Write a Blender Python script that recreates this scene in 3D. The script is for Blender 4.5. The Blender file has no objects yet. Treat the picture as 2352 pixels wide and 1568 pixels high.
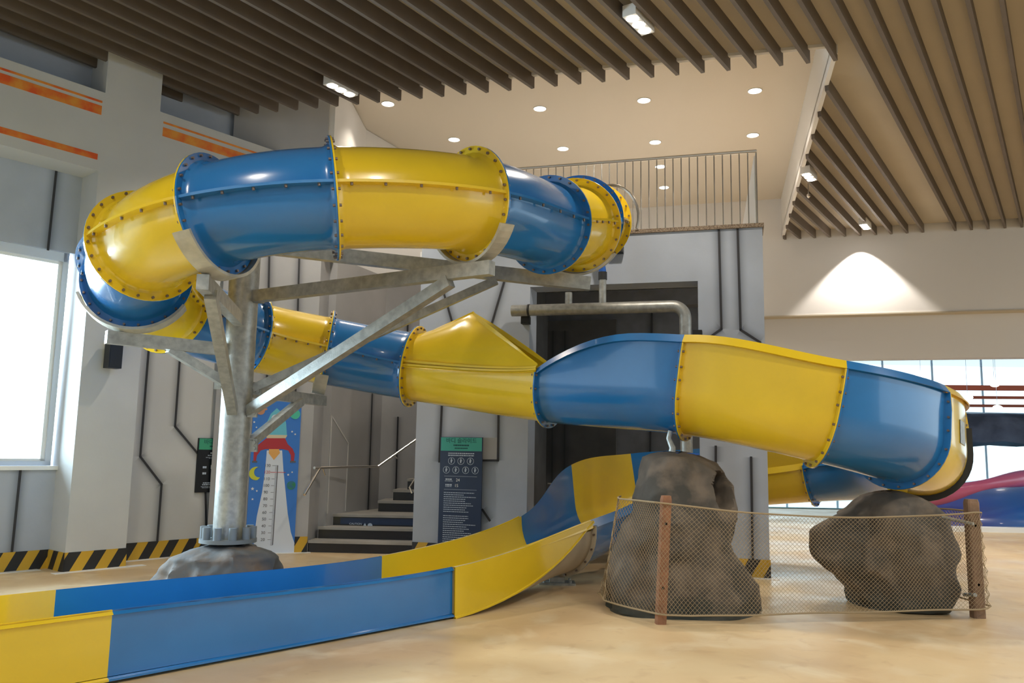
import bpy, math, random
from mathutils import Vector, Matrix, noise
random.seed(7)
V = Vector
C = bpy.context.scene.collection
sc = bpy.context.scene
rad = math.radians

# ------------------------------------------------------------------ camera
W_, H_, F_ = 2352.0, 1568.0, 1882.0
PITCH, ROLL, EYE = rad(7.55), rad(1.06), 1.6
fw = V((0, math.cos(PITCH), math.sin(PITCH)))
r0 = V((1, 0, 0)); u0 = r0.cross(fw)
rt = math.cos(ROLL)*r0 + math.sin(ROLL)*u0
up = -math.sin(ROLL)*r0 + math.cos(ROLL)*u0
cam_d = bpy.data.cameras.new('camera'); cam = bpy.data.objects.new('camera', cam_d); C.objects.link(cam)
m = Matrix((rt, up, -fw)).transposed().to_4x4(); m.translation = (0, 0, EYE)
cam.matrix_world = m
cam_d.sensor_width = 36.0; cam_d.lens = F_/W_*36.0; cam_d.clip_end = 300
sc.camera = cam

def at(px, py, dep):
    """the point of the place seen at a pixel, dep metres ahead of the eye"""
    d = fw + rt*((px-W_/2)/F_) - up*((py-H_/2)/F_)
    return V((0, 0, EYE)) + d*(dep/d.y)
def flo(px, py, z=0.0):
    d = fw + rt*((px-W_/2)/F_) - up*((py-H_/2)/F_)
    return V((0, 0, EYE)) + d*((z-EYE)/d.z)

# ------------------------------------------------------------------ world, light, exposure
wd = bpy.data.worlds.new('daylight'); sc.world = wd; wd.use_nodes = True
bg = wd.node_tree.nodes['Background']
bg.inputs[0].default_value = (0.76, 0.91, 1.0, 1); bg.inputs[1].default_value = 1.5
sc.view_settings.view_transform = 'Standard'; sc.view_settings.look = 'None'
sc.view_settings.exposure = 0.52; sc.view_settings.gamma = 1.0; sc.view_settings.use_curve_mapping = False

def spot(name, loc, target, power, size, color, radius=0.08, blend=0.5):
    l = bpy.data.lights.new(name, 'SPOT'); l.energy = power; l.spot_size = rad(size); l.spot_blend = blend
    l.color = color; l.shadow_soft_size = radius
    o = bpy.data.objects.new(name, l); C.objects.link(o); o.location = loc
    o.rotation_euler = (V(target)-V(loc)).to_track_quat('-Z', 'Y').to_euler()
    return o
def area(name, loc, target, power, sx, sy, color):
    l = bpy.data.lights.new(name, 'AREA'); l.energy = power; l.shape = 'RECTANGLE'; l.size = sx; l.size_y = sy; l.color = color
    o = bpy.data.objects.new(name, l); C.objects.link(o); o.location = loc
    o.rotation_euler = (V(target)-V(loc)).to_track_quat('-Z', 'Z').to_euler()
    return o
WARM = (1.0, 0.90, 0.76)
LIGHT_LEFT = area('window_daylight', (-8.10, 9.95, 2.9), (-2.0, 6.3, 1.0), 1150, 4.6, 2.8, (0.72, 0.87, 1.0))

# ------------------------------------------------------------------ materials
def nodes(mt): return mt.node_tree.nodes, mt.node_tree.links
def mat(name, col, rough=0.5, metal=0.0, coat=0.0, noise_amt=0.0, noise_scale=4.0, col2=None, bump=0.0, bump_scale=40.0, emit=None, emit_s=0.0, spec=0.5, trans=0.0, alpha=1.0, detail=4.0):
    mt = bpy.data.materials.new(name); mt.use_nodes = True
    n, l = nodes(mt); b = n['Principled BSDF']
    b.inputs['Base Color'].default_value = (*col, 1); b.inputs['Roughness'].default_value = rough
    b.inputs['Metallic'].default_value = metal; b.inputs['Coat Weight'].default_value = coat
    b.inputs['Coat Roughness'].default_value = 0.06; b.inputs['Specular IOR Level'].default_value = spec
    b.inputs['Transmission Weight'].default_value = trans
    if emit: b.inputs['Emission Color'].default_value = (*emit, 1); b.inputs['Emission Strength'].default_value = emit_s
    tc = n.new('ShaderNodeNewGeometry')
    if noise_amt > 0 or col2:
        nz = n.new('ShaderNodeTexNoise'); nz.inputs['Scale'].default_value = noise_scale; nz.inputs['Detail'].default_value = detail
        l.new(tc.outputs['Position'], nz.inputs['Vector'])
        mr = n.new('ShaderNodeMapRange'); mr.inputs[1].default_value = 0.35; mr.inputs[2].default_value = 0.65
        l.new(nz.outputs['Fac'], mr.inputs[0])
        mx = n.new('ShaderNodeMix'); mx.data_type = 'RGBA'
        c2 = col2 if col2 else tuple(c*(1-noise_amt) for c in col)
        mx.inputs[6].default_value = (*col, 1); mx.inputs[7].default_value = (*c2, 1)
        l.new(mr.outputs[0], mx.inputs[0]); l.new(mx.outputs[2], b.inputs['Base Color'])
    if bump > 0:
        nb = n.new('ShaderNodeTexNoise'); nb.inputs['Scale'].default_value = bump_scale; nb.inputs['Detail'].default_value = 5
        l.new(tc.outputs['Position'], nb.inputs['Vector'])
        bp = n.new('ShaderNodeBump'); bp.inputs['Strength'].default_value = bump; bp.inputs['Distance'].default_value = 0.02
        l.new(nb.outputs['Fac'], bp.inputs['Height']); l.new(bp.outputs[0], b.inputs['Normal'])
    return mt
M = {}
M['blue'] = mat('blue_gelcoat', (0.018, 0.175, 0.47), 0.22, coat=0.5, noise_amt=0.12, noise_scale=1.5)
M['yellow'] = mat('yellow_gelcoat', (0.80, 0.55, 0.022), 0.22, coat=0.5, noise_amt=0.08, noise_scale=1.5)
M['blue_in'] = mat('blue_gelcoat_inside', (0.012, 0.10, 0.38), 0.35, coat=0.3)
M['yellow_in'] = mat('yellow_gelcoat_inside', (0.72, 0.50, 0.02), 0.35, coat=0.3)
M['beige_gel'] = mat('bare_fibreglass', (0.55, 0.47, 0.34), 0.5, noise_amt=0.15)
M['galv'] = mat('galvanised_steel', (0.46, 0.46, 0.43), 0.42, metal=0.55, noise_amt=0.28, noise_scale=14, bump=0.08, bump_scale=60)
M['galv_pale'] = mat('galvanised_cradle', (0.55, 0.53, 0.45), 0.45, metal=0.35, noise_amt=0.2, noise_scale=10)
M['bolt'] = mat('bolt_steel', (0.22, 0.17, 0.14), 0.4, metal=0.6)
M['steel'] = mat('stainless_steel', (0.72, 0.68, 0.62), 0.25, metal=0.9)
M['wall_cool'] = mat('painted_wall_cool', (0.46, 0.51, 0.60), 0.65, noise_amt=0.14, noise_scale=1.1, bump=0.06, bump_scale=25)
M['wall_grey'] = mat('painted_wall_grey', (0.43, 0.43, 0.44), 0.65, noise_amt=0.12, noise_scale=1.3, bump=0.05, bump_scale=25)
M['wall_tan'] = mat('painted_wall_tan', (0.58, 0.59, 0.59), 0.65, noise_amt=0.08, noise_scale=1.0, bump=0.05, bump_scale=25)
M['wall_white'] = mat('white_wall', (0.74, 0.72, 0.70), 0.7)
M['inner'] = mat('dark_plant_room_wall', (0.10, 0.10, 0.10), 0.7, noise_amt=0.2)
M['inner_grey'] = mat('plant_room_panel', (0.20, 0.21, 0.24), 0.7, noise_amt=0.2)
M['line'] = mat('painted_joint_line', (0.03, 0.03, 0.035), 0.6)
M['line_pale'] = mat('pale_joint_line', (0.6, 0.6, 0.6), 0.6)
M['slat'] = mat('brown_ceiling_slat', (0.150, 0.120, 0.097), 0.55, noise_amt=0.12, noise_scale=3)
M['board'] = mat('beige_ceiling_board', (0.54, 0.475, 0.37), 0.8, noise_amt=0.06, noise_scale=0.8)
M['recess'] = mat('cream_recess_ceiling', (0.70, 0.62, 0.51), 0.8)
M['fascia'] = mat('white_fascia', (0.80, 0.78, 0.75), 0.7)
M['orange'] = mat('worn_orange_paint', (0.72, 0.10, 0.012), 0.6, col2=(0.78, 0.32, 0.04), noise_scale=5.0)
M['lamp'] = mat('lamp_disc', (1, 1, 1), 0.5, emit=(1.0, 0.93, 0.85), emit_s=9)
M['hall_lamp'] = mat('hall_lamp_glow', (1, 1, 1), 0.5, emit=(1.0, 0.93, 0.85), emit_s=3)
M['lamp_w'] = mat('lamp_cell', (1, 1, 1), 0.5, emit=(1.0, 0.96, 0.88), emit_s=14)
M['lampbody'] = mat('white_lamp_housing', (0.75, 0.73, 0.70), 0.4)
M['black'] = mat('black_plastic', (0.02, 0.021, 0.022), 0.5)
M['blackmetal'] = mat('black_steel', (0.012, 0.012, 0.01), 0.5)
M['post'] = mat('reddish_wood_post', (0.36, 0.165, 0.085), 0.7, noise_amt=0.3, noise_scale=9, bump=0.2, bump_scale=30)
M['post2'] = mat('brown_wood_post', (0.28, 0.17, 0.105), 0.75, noise_amt=0.3, noise_scale=9, bump=0.25, bump_scale=30)
M['rope'] = mat('tan_rope', (0.34, 0.26, 0.155), 0.9)
M['tread'] = mat('grey_stone_tread', (0.36, 0.34, 0.31), 0.6, noise_amt=0.15)
M['riser'] = mat('black_stone_riser', (0.018, 0.018, 0.022), 0.25)
M['carpet'] = mat('speckled_carpet_edge', (0.42, 0.33, 0.24), 0.95, col2=(0.15, 0.10, 0.07), noise_scale=60, bump=0.5, bump_scale=80)
M['winframe'] = mat('window_frame', (0.62, 0.68, 0.78), 0.4)
M['white'] = mat('white_paint', (0.85, 0.86, 0.86), 0.6)
M['margin'] = mat('white_floor_margin', (0.82, 0.80, 0.78), 0.5)
M['navy'] = mat('navy_board', (0.012, 0.03, 0.085), 0.35)
M['ink'] = mat('near_black_board', (0.008, 0.010, 0.014), 0.4)
M['teal'] = mat('teal_header', (0.055, 0.40, 0.33), 0.45)
M['green'] = mat('green_header', (0.055, 0.37, 0.22), 0.45)
M['print_w'] = mat('pale_print', (0.50, 0.58, 0.70), 0.6)
M['print_d'] = mat('dark_print', (0.01, 0.08, 0.085), 0.6)
M['chart_blue'] = mat('chart_blue', (0.045, 0.205, 0.66), 0.5)
M['chart_white'] = mat('chart_white', (0.68, 0.74, 0.84), 0.5)
M['r_red'] = mat('rocket_red', (0.45, 0.035, 0.05), 0.5)
M['r_cyan'] = mat('rocket_cyan', (0.15, 0.55, 0.72), 0.5)
M['r_cream'] = mat('rocket_cream', (0.70, 0.60, 0.42), 0.5)
M['flame'] = mat('flame_orange', (0.80, 0.42, 0.12), 0.5)
M['moon'] = mat('moon_yellow', (0.62, 0.65, 0.05), 0.5)
M['planet'] = mat('planet_tan', (0.55, 0.27, 0.16), 0.5)
M['planet_g'] = mat('planet_green', (0.08, 0.55, 0.40), 0.5)
M['earth'] = mat('earth_paint', (0.04, 0.10, 0.50), 0.5, col2=(0.03, 0.25, 0.10), noise_scale=9)
M['red_print'] = mat('red_print', (0.6, 0.06, 0.06), 0.5)
M['grey_print'] = mat('grey_print', (0.12, 0.12, 0.14), 0.5)
M['beam_red'] = mat('orange_red_steel', (0.58, 0.10, 0.03), 0.5)
M['grotto'] = mat('dark_grotto_rock', (0.055, 0.06, 0.08), 0.8, col2=(0.14, 0.15, 0.19), noise_scale=1.2, bump=0.6, bump_scale=3)
M['dome'] = mat('blue_purple_dome', (0.03, 0.16, 0.52), 0.25, coat=0.5, col2=(0.10, 0.10, 0.42), noise_scale=0.35, detail=1)
M['pink'] = mat('pink_tube', (0.50, 0.10, 0.22), 0.3, coat=0.4)
M['bluepipe'] = mat('blue_hose', (0.02, 0.12, 0.5), 0.4)
M['pool'] = mat('pool_water', (0.35, 0.62, 0.70), 0.08)
M['mull'] = mat('grey_mullion', (0.70, 0.78, 0.84), 0.5)
M['outwall'] = mat('pale_outdoor_cladding', (0.8, 0.82, 0.84), 0.7)

def rock_mat(name, c1, c2, c3):
    mt = mat(name, c1, 0.8, bump=0.35, bump_scale=14, col2=c2, noise_scale=1.5)
    n, l = nodes(mt); b = n['Principled BSDF']
    src = b.inputs['Base Color'].links[0].from_socket
    nz = n.new('ShaderNodeTexNoise'); nz.inputs['Scale'].default_value = 3.2; nz.inputs['Detail'].default_value = 9
    g = n.new('ShaderNodeNewGeometry'); l.new(g.outputs['Position'], nz.inputs['Vector'])
    mr = n.new('ShaderNodeMapRange'); mr.inputs[1].default_value = 0.48; mr.inputs[2].default_value = 0.66
    l.new(nz.outputs['Fac'], mr.inputs[0])
    mx = n.new('ShaderNodeMix'); mx.data_type = 'RGBA'; mx.inputs[7].default_value = (*c3, 1)
    l.new(mr.outputs[0], mx.inputs[0]); l.new(src, mx.inputs[6])
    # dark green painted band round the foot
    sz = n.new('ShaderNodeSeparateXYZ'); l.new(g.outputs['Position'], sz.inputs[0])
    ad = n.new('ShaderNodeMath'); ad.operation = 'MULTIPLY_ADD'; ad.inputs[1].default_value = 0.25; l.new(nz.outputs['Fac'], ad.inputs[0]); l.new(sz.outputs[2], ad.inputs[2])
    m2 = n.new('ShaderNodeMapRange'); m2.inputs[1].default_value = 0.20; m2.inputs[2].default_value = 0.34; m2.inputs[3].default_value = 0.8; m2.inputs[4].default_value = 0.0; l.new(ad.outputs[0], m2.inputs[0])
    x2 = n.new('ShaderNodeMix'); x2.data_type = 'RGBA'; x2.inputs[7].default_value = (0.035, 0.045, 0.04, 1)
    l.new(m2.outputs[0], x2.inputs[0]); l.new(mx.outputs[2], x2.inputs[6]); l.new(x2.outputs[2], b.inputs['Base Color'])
    return mt
M['rock'] = rock_mat('brown_artificial_rock', (0.125, 0.10, 0.078), (0.055, 0.052, 0.045), (0.17, 0.135, 0.105))
M['rock_grey'] = rock_mat('grey_artificial_rock', (0.11, 0.115, 0.12), (0.05, 0.054, 0.06), (0.13, 0.095, 0.07))

def glass_mat():
    mt = bpy.data.materials.new('window_glass'); mt.use_nodes = True
    n, l = nodes(mt); n.clear()
    o = n.new('ShaderNodeOutputMaterial'); t = n.new('ShaderNodeBsdfTransparent'); g = n.new('ShaderNodeBsdfGlossy')
    t.inputs[0].default_value = (0.93, 0.98, 0.99, 1); g.inputs['Roughness'].default_value = 0.03
    f = n.new('ShaderNodeFresnel'); f.inputs[0].default_value = 1.3
    mx = n.new('ShaderNodeMixShader'); l.new(f.outputs[0], mx.inputs[0]); l.new(t.outputs[0], mx.inputs[1]); l.new(g.outputs[0], mx.inputs[2])
    l.new(mx.outputs[0], o.inputs[0]); return mt
M['glass'] = glass_mat()

def floor_mat():
    mt = mat('sandy_resin_floor', (0.66, 0.48, 0.275), 0.34, bump=0.12, bump_scale=6, spec=0.4)
    n, l = nodes(mt); b = n['Principled BSDF']
    g = n.new('ShaderNodeNewGeometry')
    def nz(scale, lo, hi, det=5):
        t = n.new('ShaderNodeTexNoise'); t.inputs['Scale'].default_value = scale; t.inputs['Detail'].default_value = det
        t.inputs['Distortion'].default_value = 0.6
        l.new(g.outputs['Position'], t.inputs['Vector'])
        r = n.new('ShaderNodeMapRange'); r.inputs[1].default_value = lo; r.inputs[2].default_value = hi
        l.new(t.outputs['Fac'], r.inputs[0]); return r.outputs[0]
    def mix(fac, a, c):
        x = n.new('ShaderNodeMix'); x.data_type = 'RGBA'; l.new(fac, x.inputs[0])
        if isinstance(a, tuple): x.inputs[6].default_value = (*a, 1)
        else: l.new(a, x.inputs[6])
        x.inputs[7].default_value = (*c, 1); return x.outputs[2]
    c = mix(nz(0.6, 0.4, 0.62), (0.70, 0.53, 0.31), (0.60, 0.42, 0.23))
    c = mix(nz(1.7, 0.52, 0.72), c, (0.74, 0.60, 0.40))
    c = mix(nz(4.5, 0.58, 0.8), c, (0.54, 0.37, 0.20))
    l.new(c, b.inputs['Base Color'])
    r = nz(0.9, 0.35, 0.65); mr = n.new('ShaderNodeMapRange'); mr.inputs[3].default_value = 0.28; mr.inputs[4].default_value = 0.48
    l.new(r, mr.inputs[0]); l.new(mr.outputs[0], b.inputs['Roughness'])
    return mt
M['floor'] = floor_mat()

def hazard_mat():
    mt = mat('hazard_stripes', (0.6, 0.36, 0.02), 0.45)
    n, l = nodes(mt); b = n['Principled BSDF']
    uv = n.new('ShaderNodeUVMap'); uv.uv_map = 'flat'
    sx = n.new('ShaderNodeSeparateXYZ'); l.new(uv.outputs[0], sx.inputs[0])
    a = n.new('ShaderNodeMath'); a.operation = 'MULTIPLY'; a.inputs[1].default_value = -0.55; l.new(sx.outputs[1], a.inputs[0])
    s = n.new('ShaderNodeMath'); s.operation = 'ADD'; l.new(sx.outputs[0], s.inputs[0]); l.new(a.outputs[0], s.inputs[1])
    d = n.new('ShaderNodeMath'); d.operation = 'DIVIDE'; d.inputs[1].default_value = 0.30; l.new(s.outputs[0], d.inputs[0])
    f = n.new('ShaderNodeMath'); f.operation = 'FRACT'; l.new(d.outputs[0], f.inputs[0])
    gt = n.new('ShaderNodeMath'); gt.operation = 'GREATER_THAN'; gt.inputs[1].default_value = 0.5; l.new(f.outputs[0], gt.inputs[0])
    mx = n.new('ShaderNodeMix'); mx.data_type = 'RGBA'; mx.inputs[6].default_value = (0.62, 0.37, 0.03, 1); mx.inputs[7].default_value = (0.016, 0.017, 0.02, 1)
    l.new(gt.outputs[0], mx.inputs[0]); l.new(mx.outputs[2], b.inputs['Base Color'])
    return mt
M['hazard'] = hazard_mat()

def airbrush_mat():
    mt = mat('airbrush_paint', (0.10, 0.11, 0.14), 0.7); n, l = nodes(mt); b = n['Principled BSDF']
    uv = n.new('ShaderNodeUVMap'); uv.uv_map = 'flat'; sx = n.new('ShaderNodeSeparateXYZ'); l.new(uv.outputs[0], sx.inputs[0])
    a = n.new('ShaderNodeMath'); a.operation = 'ABSOLUTE'; l.new(sx.outputs[0], a.inputs[0])
    i = n.new('ShaderNodeMath'); i.operation = 'SUBTRACT'; i.inputs[0].default_value = 1; l.new(a.outputs[0], i.inputs[1])
    p = n.new('ShaderNodeMath'); p.operation = 'POWER'; p.inputs[1].default_value = 1.7; p.use_clamp = True; l.new(i.outputs[0], p.inputs[0])
    q = n.new('ShaderNodeMath'); q.operation = 'MULTIPLY'; q.inputs[1].default_value = 0.42; l.new(p.outputs[0], q.inputs[0])
    l.new(q.outputs[0], b.inputs['Alpha']); return mt
M['airbrush'] = airbrush_mat()

# ------------------------------------------------------------------ helpers
def wloc(o):
    p = V((0, 0, 0))
    while o is not None: p = p + V(o.location); o = o.parent
    return p
class MB:
    def __init__(s): s.v = []; s.f = []; s.uv = []; s.smooth = []
    def add(s, vs, fs, uv=None, smooth=False):
        k = len(s.v); s.v += [V(p) for p in vs]; s.uv += (uv if uv else [(0, 0)]*len(vs))
        s.f += [tuple(k+i for i in f) for f in fs]; s.smooth += [smooth]*len(fs); return s
    def hexa(s, p, uv=None):
        return s.add(p, [(0,3,2,1),(4,5,6,7),(0,1,5,4),(1,2,6,5),(2,3,7,6),(3,0,4,7)], uv)
    def box(s, a, b):
        x0,y0,z0 = a; x1,y1,z1 = b
        return s.hexa([(x0,y0,z0),(x1,y0,z0),(x1,y1,z0),(x0,y1,z0),(x0,y0,z1),(x1,y0,z1),(x1,y1,z1),(x0,y1,z1)])
    def fbox(s, fr, u0, u1, v0, v1, n0, n1):
        q = [(u0,v0,n0),(u1,v0,n0),(u1,v0,n1),(u0,v0,n1),(u0,v1,n0),(u1,v1,n0),(u1,v1,n1),(u0,v1,n1)]
        return s.hexa([fr(*p) for p in q], [(p[0]+(p[2] if p[0]==u0 else -p[2]), p[1]) for p in q])
    def beam(s, a, b, w, h, upv=V((0,0,1))):
        a = V(a); b = V(b); t = (b-a).normalized(); x = t.cross(upv).normalized(); z = x.cross(t)
        q = []
        for p in (a, b):
            q += [p-x*w/2-z*h/2, p+x*w/2-z*h/2, p+x*w/2+z*h/2, p-x*w/2+z*h/2]
        return s.add(q, [(0,1,2,3),(7,6,5,4),(0,4,5,1),(1,5,6,2),(2,6,7,3),(3,7,4,0)])
    def tube(s, pts, r, n=12, caps=True, closed=False):
        pts = [V(p) for p in pts]; rings = []; N = len(pts)
        x = None
        for i, p in enumerate(pts):
            a = pts[i-1] if (i > 0 or closed) else p; b = pts[(i+1) % N] if (i < N-1 or closed) else p
            t = (b-a).normalized()
            if x is None:
                x = t.cross(V((0,0,1)));
                if x.length < 1e-3: x = V((1,0,0))
            x = (x - t*x.dot(t)).normalized(); y = t.cross(x)
            rr = r[i] if isinstance(r, (list, tuple)) else r
            rings.append([p + x*rr*math.cos(2*math.pi*j/n) + y*rr*math.sin(2*math.pi*j/n) for j in range(n)])
        vs = [q for R in rings for q in R]; fs = []
        for i in range(N if closed else N-1):
            k = ((i+1) % N)*n
            for j in range(n): fs.append((i*n+j, i*n+(j+1)%n, k+(j+1)%n, k+j))
        s.add(vs, fs, smooth=True)
        if caps and not closed:
            s.add(rings[0], [tuple(range(n))[::-1]]); s.add(rings[-1], [tuple(range(n))])
        return s
    def loft(s, rings, closed_ring=True, caps=True, smooth=True):
        n = len(rings[0]); vs = [q for R in rings for q in R]; fs = []
        for i in range(len(rings)-1):
            for j in range(n if closed_ring else n-1):
                fs.append((i*n+j, (i+1)*n+j, (i+1)*n+(j+1)%n, i*n+(j+1)%n))
        s.add(vs, fs, smooth=smooth)
        return s
    def poly(s, fr, pts, n0, n1):
        k = len(pts)
        s.add([fr(u, v, n1) for u, v in pts], [tuple(range(k))])
        a = [fr(u, v, n0) for u, v in pts]; b = [fr(u, v, n1) for u, v in pts]
        s.add(a+b, [(i, (i+1)%k, k+(i+1)%k, k+i) for i in range(k)])
        return s
    def build(s, name, mt, parent=None, kind=None, label=None, autosmooth=None):
        off = wloc(parent)
        me = bpy.data.meshes.new(name); me.from_pydata([tuple(p-off) for p in s.v], [], s.f)
        if any(u != (0, 0) for u in s.uv):
            ul = me.uv_layers.new(name='flat')
            for lp in me.loops: ul.data[lp.index].uv = s.uv[lp.vertex_index]
        me.materials.append(mt if not isinstance(mt, str) else M[mt])
        for p, sm in zip(me.polygons, s.smooth): p.use_smooth = sm
        me.update()
        if any(s.smooth): me.set_sharp_from_angle(angle=rad(32))
        o = bpy.data.objects.new(name, me); C.objects.link(o)
        if parent: o.parent = parent
        if kind: o['kind'] = kind
        if label: o['label'] = label
        return o
def tag(o, label, cat, group=None, kind=None):
    o['label'] = label; o['category'] = cat
    if group: o['group'] = group
    if kind: o['kind'] = kind
    return o
def thing(name, loc, label, cat, group=None):
    o = bpy.data.objects.new(name, None); C.objects.link(o); o.location = loc; o.empty_display_size = 0.2
    return tag(o, label, cat, group)
def struct(o): o['kind'] = 'structure'; return o
def frame(o, d):
    """local u along d, v up, n towards the room"""
    o = V(o); d = V((d[0], d[1], 0)).normalized(); n = d.cross(V((0,0,1)))
    f = lambda u, v, w=0.0: o + d*u + V((0,0,v)) + n*w
    f.d = d; f.n = n; f.o = o
    return f
def text(body, size, fr, u, v, n, mt, parent, align='CENTER', xs=1.0):
    cu = bpy.data.curves.new('lettering', 'FONT'); cu.body = body; cu.size = size; cu.align_x = align; cu.align_y = 'CENTER'
    cu.extrude = 0.0008; cu.resolution_u = 3; cu.materials.append(M[mt])
    o = bpy.data.objects.new('lettering', cu); C.objects.link(o)
    mm = Matrix((fr.d, V((0,0,1)), fr.n)).transposed().to_4x4(); mm.translation = fr(u, v, n) - wloc(parent)
    bpy.context.view_layer.update()
    me = bpy.data.meshes.new_from_object(o); bpy.data.objects.remove(o); bpy.data.curves.remove(cu)
    o = bpy.data.objects.new('lettering', me); C.objects.link(o)
    o.parent = parent; o.matrix_local = mm @ Matrix.Diagonal((xs, 1, 1, 1))
    return o
def scribble(fr, u, v, w, h, n, mt, parent):
    """a line of print too small to read: a row of word-sized bars"""
    mb = MB(); rnd = random.Random(int(abs(u*977+v*1371))); x = u-w/2
    while x < u+w/2-0.005:
        L = rnd.uniform(0.5, 1.6)*h+0.006; mb.fbox(fr, x, min(x+L, u+w/2), v-h/2, v+h/2, n, n+0.0008); x += L+0.004
    o = mb.build('fine_print', mt, parent, kind='stuff'); return o
def az(d): return V((math.sin(rad(d)), math.cos(rad(d)), 0))

# ------------------------------------------------------------------ floor
# unseen rear wall, added to hold back the sky light behind the photographer
wr = struct(MB().box((-14,-6.2,0),(24,-6.0,7.7)).build('wall_rear_blocker', 'wall_grey'))
fl = struct(MB().add([(-16,-6,0),(46,-6,0),(46,44,0),(-16,44,0)], [(0,1,2,3)]).build('floor', 'floor'))

# ------------------------------------------------------------------ left wall
dA = az(39.5)
FA = frame((-5.27, 10.74, 0), dA)          # front plane of the column; recessed wall at n = -0.48
wl = struct(bpy.data.objects.new('wall_left', None)); C.objects.link(wl)
REC = -0.48
def wbox(fr, u0, u1, v0, v1, n0, n1, name, mt, parent=wl): return MB().fbox(fr, u0, u1, v0, v1, n0, n1).build(name, mt, parent)
wbox(FA, -0.37, 0.39, 0, 7.7, REC-0.3, 0, 'column', 'wall_tan')
wbox(FA, -13.5, -0.37, 0, 1.26, REC-0.3, REC, 'lower_wall', 'wall_cool')
wbox(FA, -13.5, -0.37, 4.10, 5.16, REC-0.3, REC, 'upper_wall', 'wall_cool')
wbox(FA, -13.5, -0.37, 5.16, 6.24, REC-0.3, 0, 'striped_band', 'wall_tan')
wbox(FA, -13.5, -0.37, 6.24, 7.7, REC-0.3, REC, 'clerestory_wall', 'wall_cool')
wbox(FA, 0.39, 2.1, 0, 5.16, REC-0.3, REC, 'lower_wall', 'wall_tan')
wbox(FA, 0.39, 2.35, 5.16, 6.24, REC-0.3, 0, 'striped_band', 'wall_tan')
wbox(FA, 0.39, 2.3, 6.24, 7.7, REC-0.3, REC, 'clerestory_wall', 'wall_cool')
# window piers left of the frame
for u in (-4.6, -9.0):
    wbox(FA, u-0.35, u, 0, 7.7, REC-0.3, 0, 'column', 'wall_tan')
# white bright sill ledge
wbox(FA, -13.5, -0.37, 1.24, 1.29, REC-0.02, REC+0.05, 'window_ledge', 'white')
# orange stripes on the band
for (u0, u1, v0, v1) in ((-13.5,-0.40,6.085,6.115),(-13.5,-0.40,5.92,6.045),(-13.5,-0.40,5.30,5.38),(0.45,2.35,6.085,6.115),(0.45,2.35,5.90,6.03)):
    wbox(FA, u0, u1, v0, v1, 0, 0.004, 'orange_stripe', 'orange')
def pline(fr, pts, n, parent, wdt=0.028, mt='line', name='joint_line'):
    m_ = MB()
    for (a, b) in zip(pts[:-1], pts[1:]):
        du, dv = b[0]-a[0], b[1]-a[1]; L = math.hypot(du, dv); ex, ey = -dv/L*wdt/2, du/L*wdt/2
        tx, ty = du/L*wdt*0.4, dv/L*wdt*0.4
        m_.poly(fr, [(a[0]-ex-tx, a[1]-ey-ty), (b[0]-ex+tx, b[1]-ey+ty), (b[0]+ex+tx, b[1]+ey+ty), (a[0]+ex-tx, a[1]+ey-ty)], n, n+0.006)
    if mt == 'line' and parent is not None:
        hb_ = MB(); W2 = 0.13
        for (a, b) in zip(pts[:-1], pts[1:]):
            du, dv = b[0]-a[0], b[1]-a[1]; L = math.hypot(du, dv); ex, ey = -dv/L*W2, du/L*W2
            vs = []; uv = []
            for q in (a, b):
                for k in (-1, 0, 1): vs.append(fr(q[0]+ex*k, q[1]+ey*k, n+0.0025)); uv.append((k if k else 1e-5, 0.5))
            hb_.add(vs, [(0,1,4,3),(1,2,5,4)], uv)
        hb_.build('airbrushed_edge', 'airbrush', parent)
    return m_.build(name, mt, parent)
def uv_on(fr, n, px, py):
    d = fw + rt*((px-W_/2)/F_) - up*((py-H_/2)/F_); o = fr(0, 0, n)
    p = V((0,0,EYE)) + d*((o-V((0,0,EYE))).dot(fr.n)/d.dot(fr.n))
    return ((p-fr.o).dot(fr.d), p.z)
def plpx(fr, n, pts, parent, **k): return pline(fr, [uv_on(fr, n, *p) for p in pts], n, parent, **k)
for pts in ([(130,385),(110,573)], [(47,1078),(27,1268)]): plpx(FA, REC, pts, wl)
plpx(FA, REC, [(344,770),(322,1048),(371,1112),(361,1245)], wl)
plpx(FA, REC, [(414,810),(402,979),(470,1060),(474,1230)], wl)
# window
win = struct(bpy.data.objects.new('window_1', None)); C.objects.link(win)
for k, (a, b) in enumerate(((-4.6,-0.42),(-9.0,-4.95),(-13.4,-9.35))):
    f_ = MB()
    for (u0,u1,v0,v1) in ((a,b,1.29,1.35),(a,b,3.98,4.10),(a,a+0.07,1.29,4.10),(b-0.07,b,1.29,4.10)):
        f_.fbox(FA, u0, u1, v0, v1, REC-0.18, REC-0.06)
    f_.build('window_frame', 'winframe', win)
    f2 = MB()
    for (u0,u1,v0,v1) in ((a+.07,b-.07,1.35,1.38),(a+.07,b-.07,3.94,3.98),(b-0.12,b-.07,1.35,3.98)):
        f2.fbox(FA, u0, u1, v0, v1, REC-0.16, REC-0.09)
    f2.build('sash', 'white', win)
    MB().fbox(FA, a+0.07, b-0.07, 1.36, 3.96, REC-0.13, REC-0.12).build('window_pane', 'glass', win)
    if k: wbox(FA, a-0.35, b+0.35, 1.26, 1.27, REC-0.1, REC, 'window_ledge', 'white')
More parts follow.
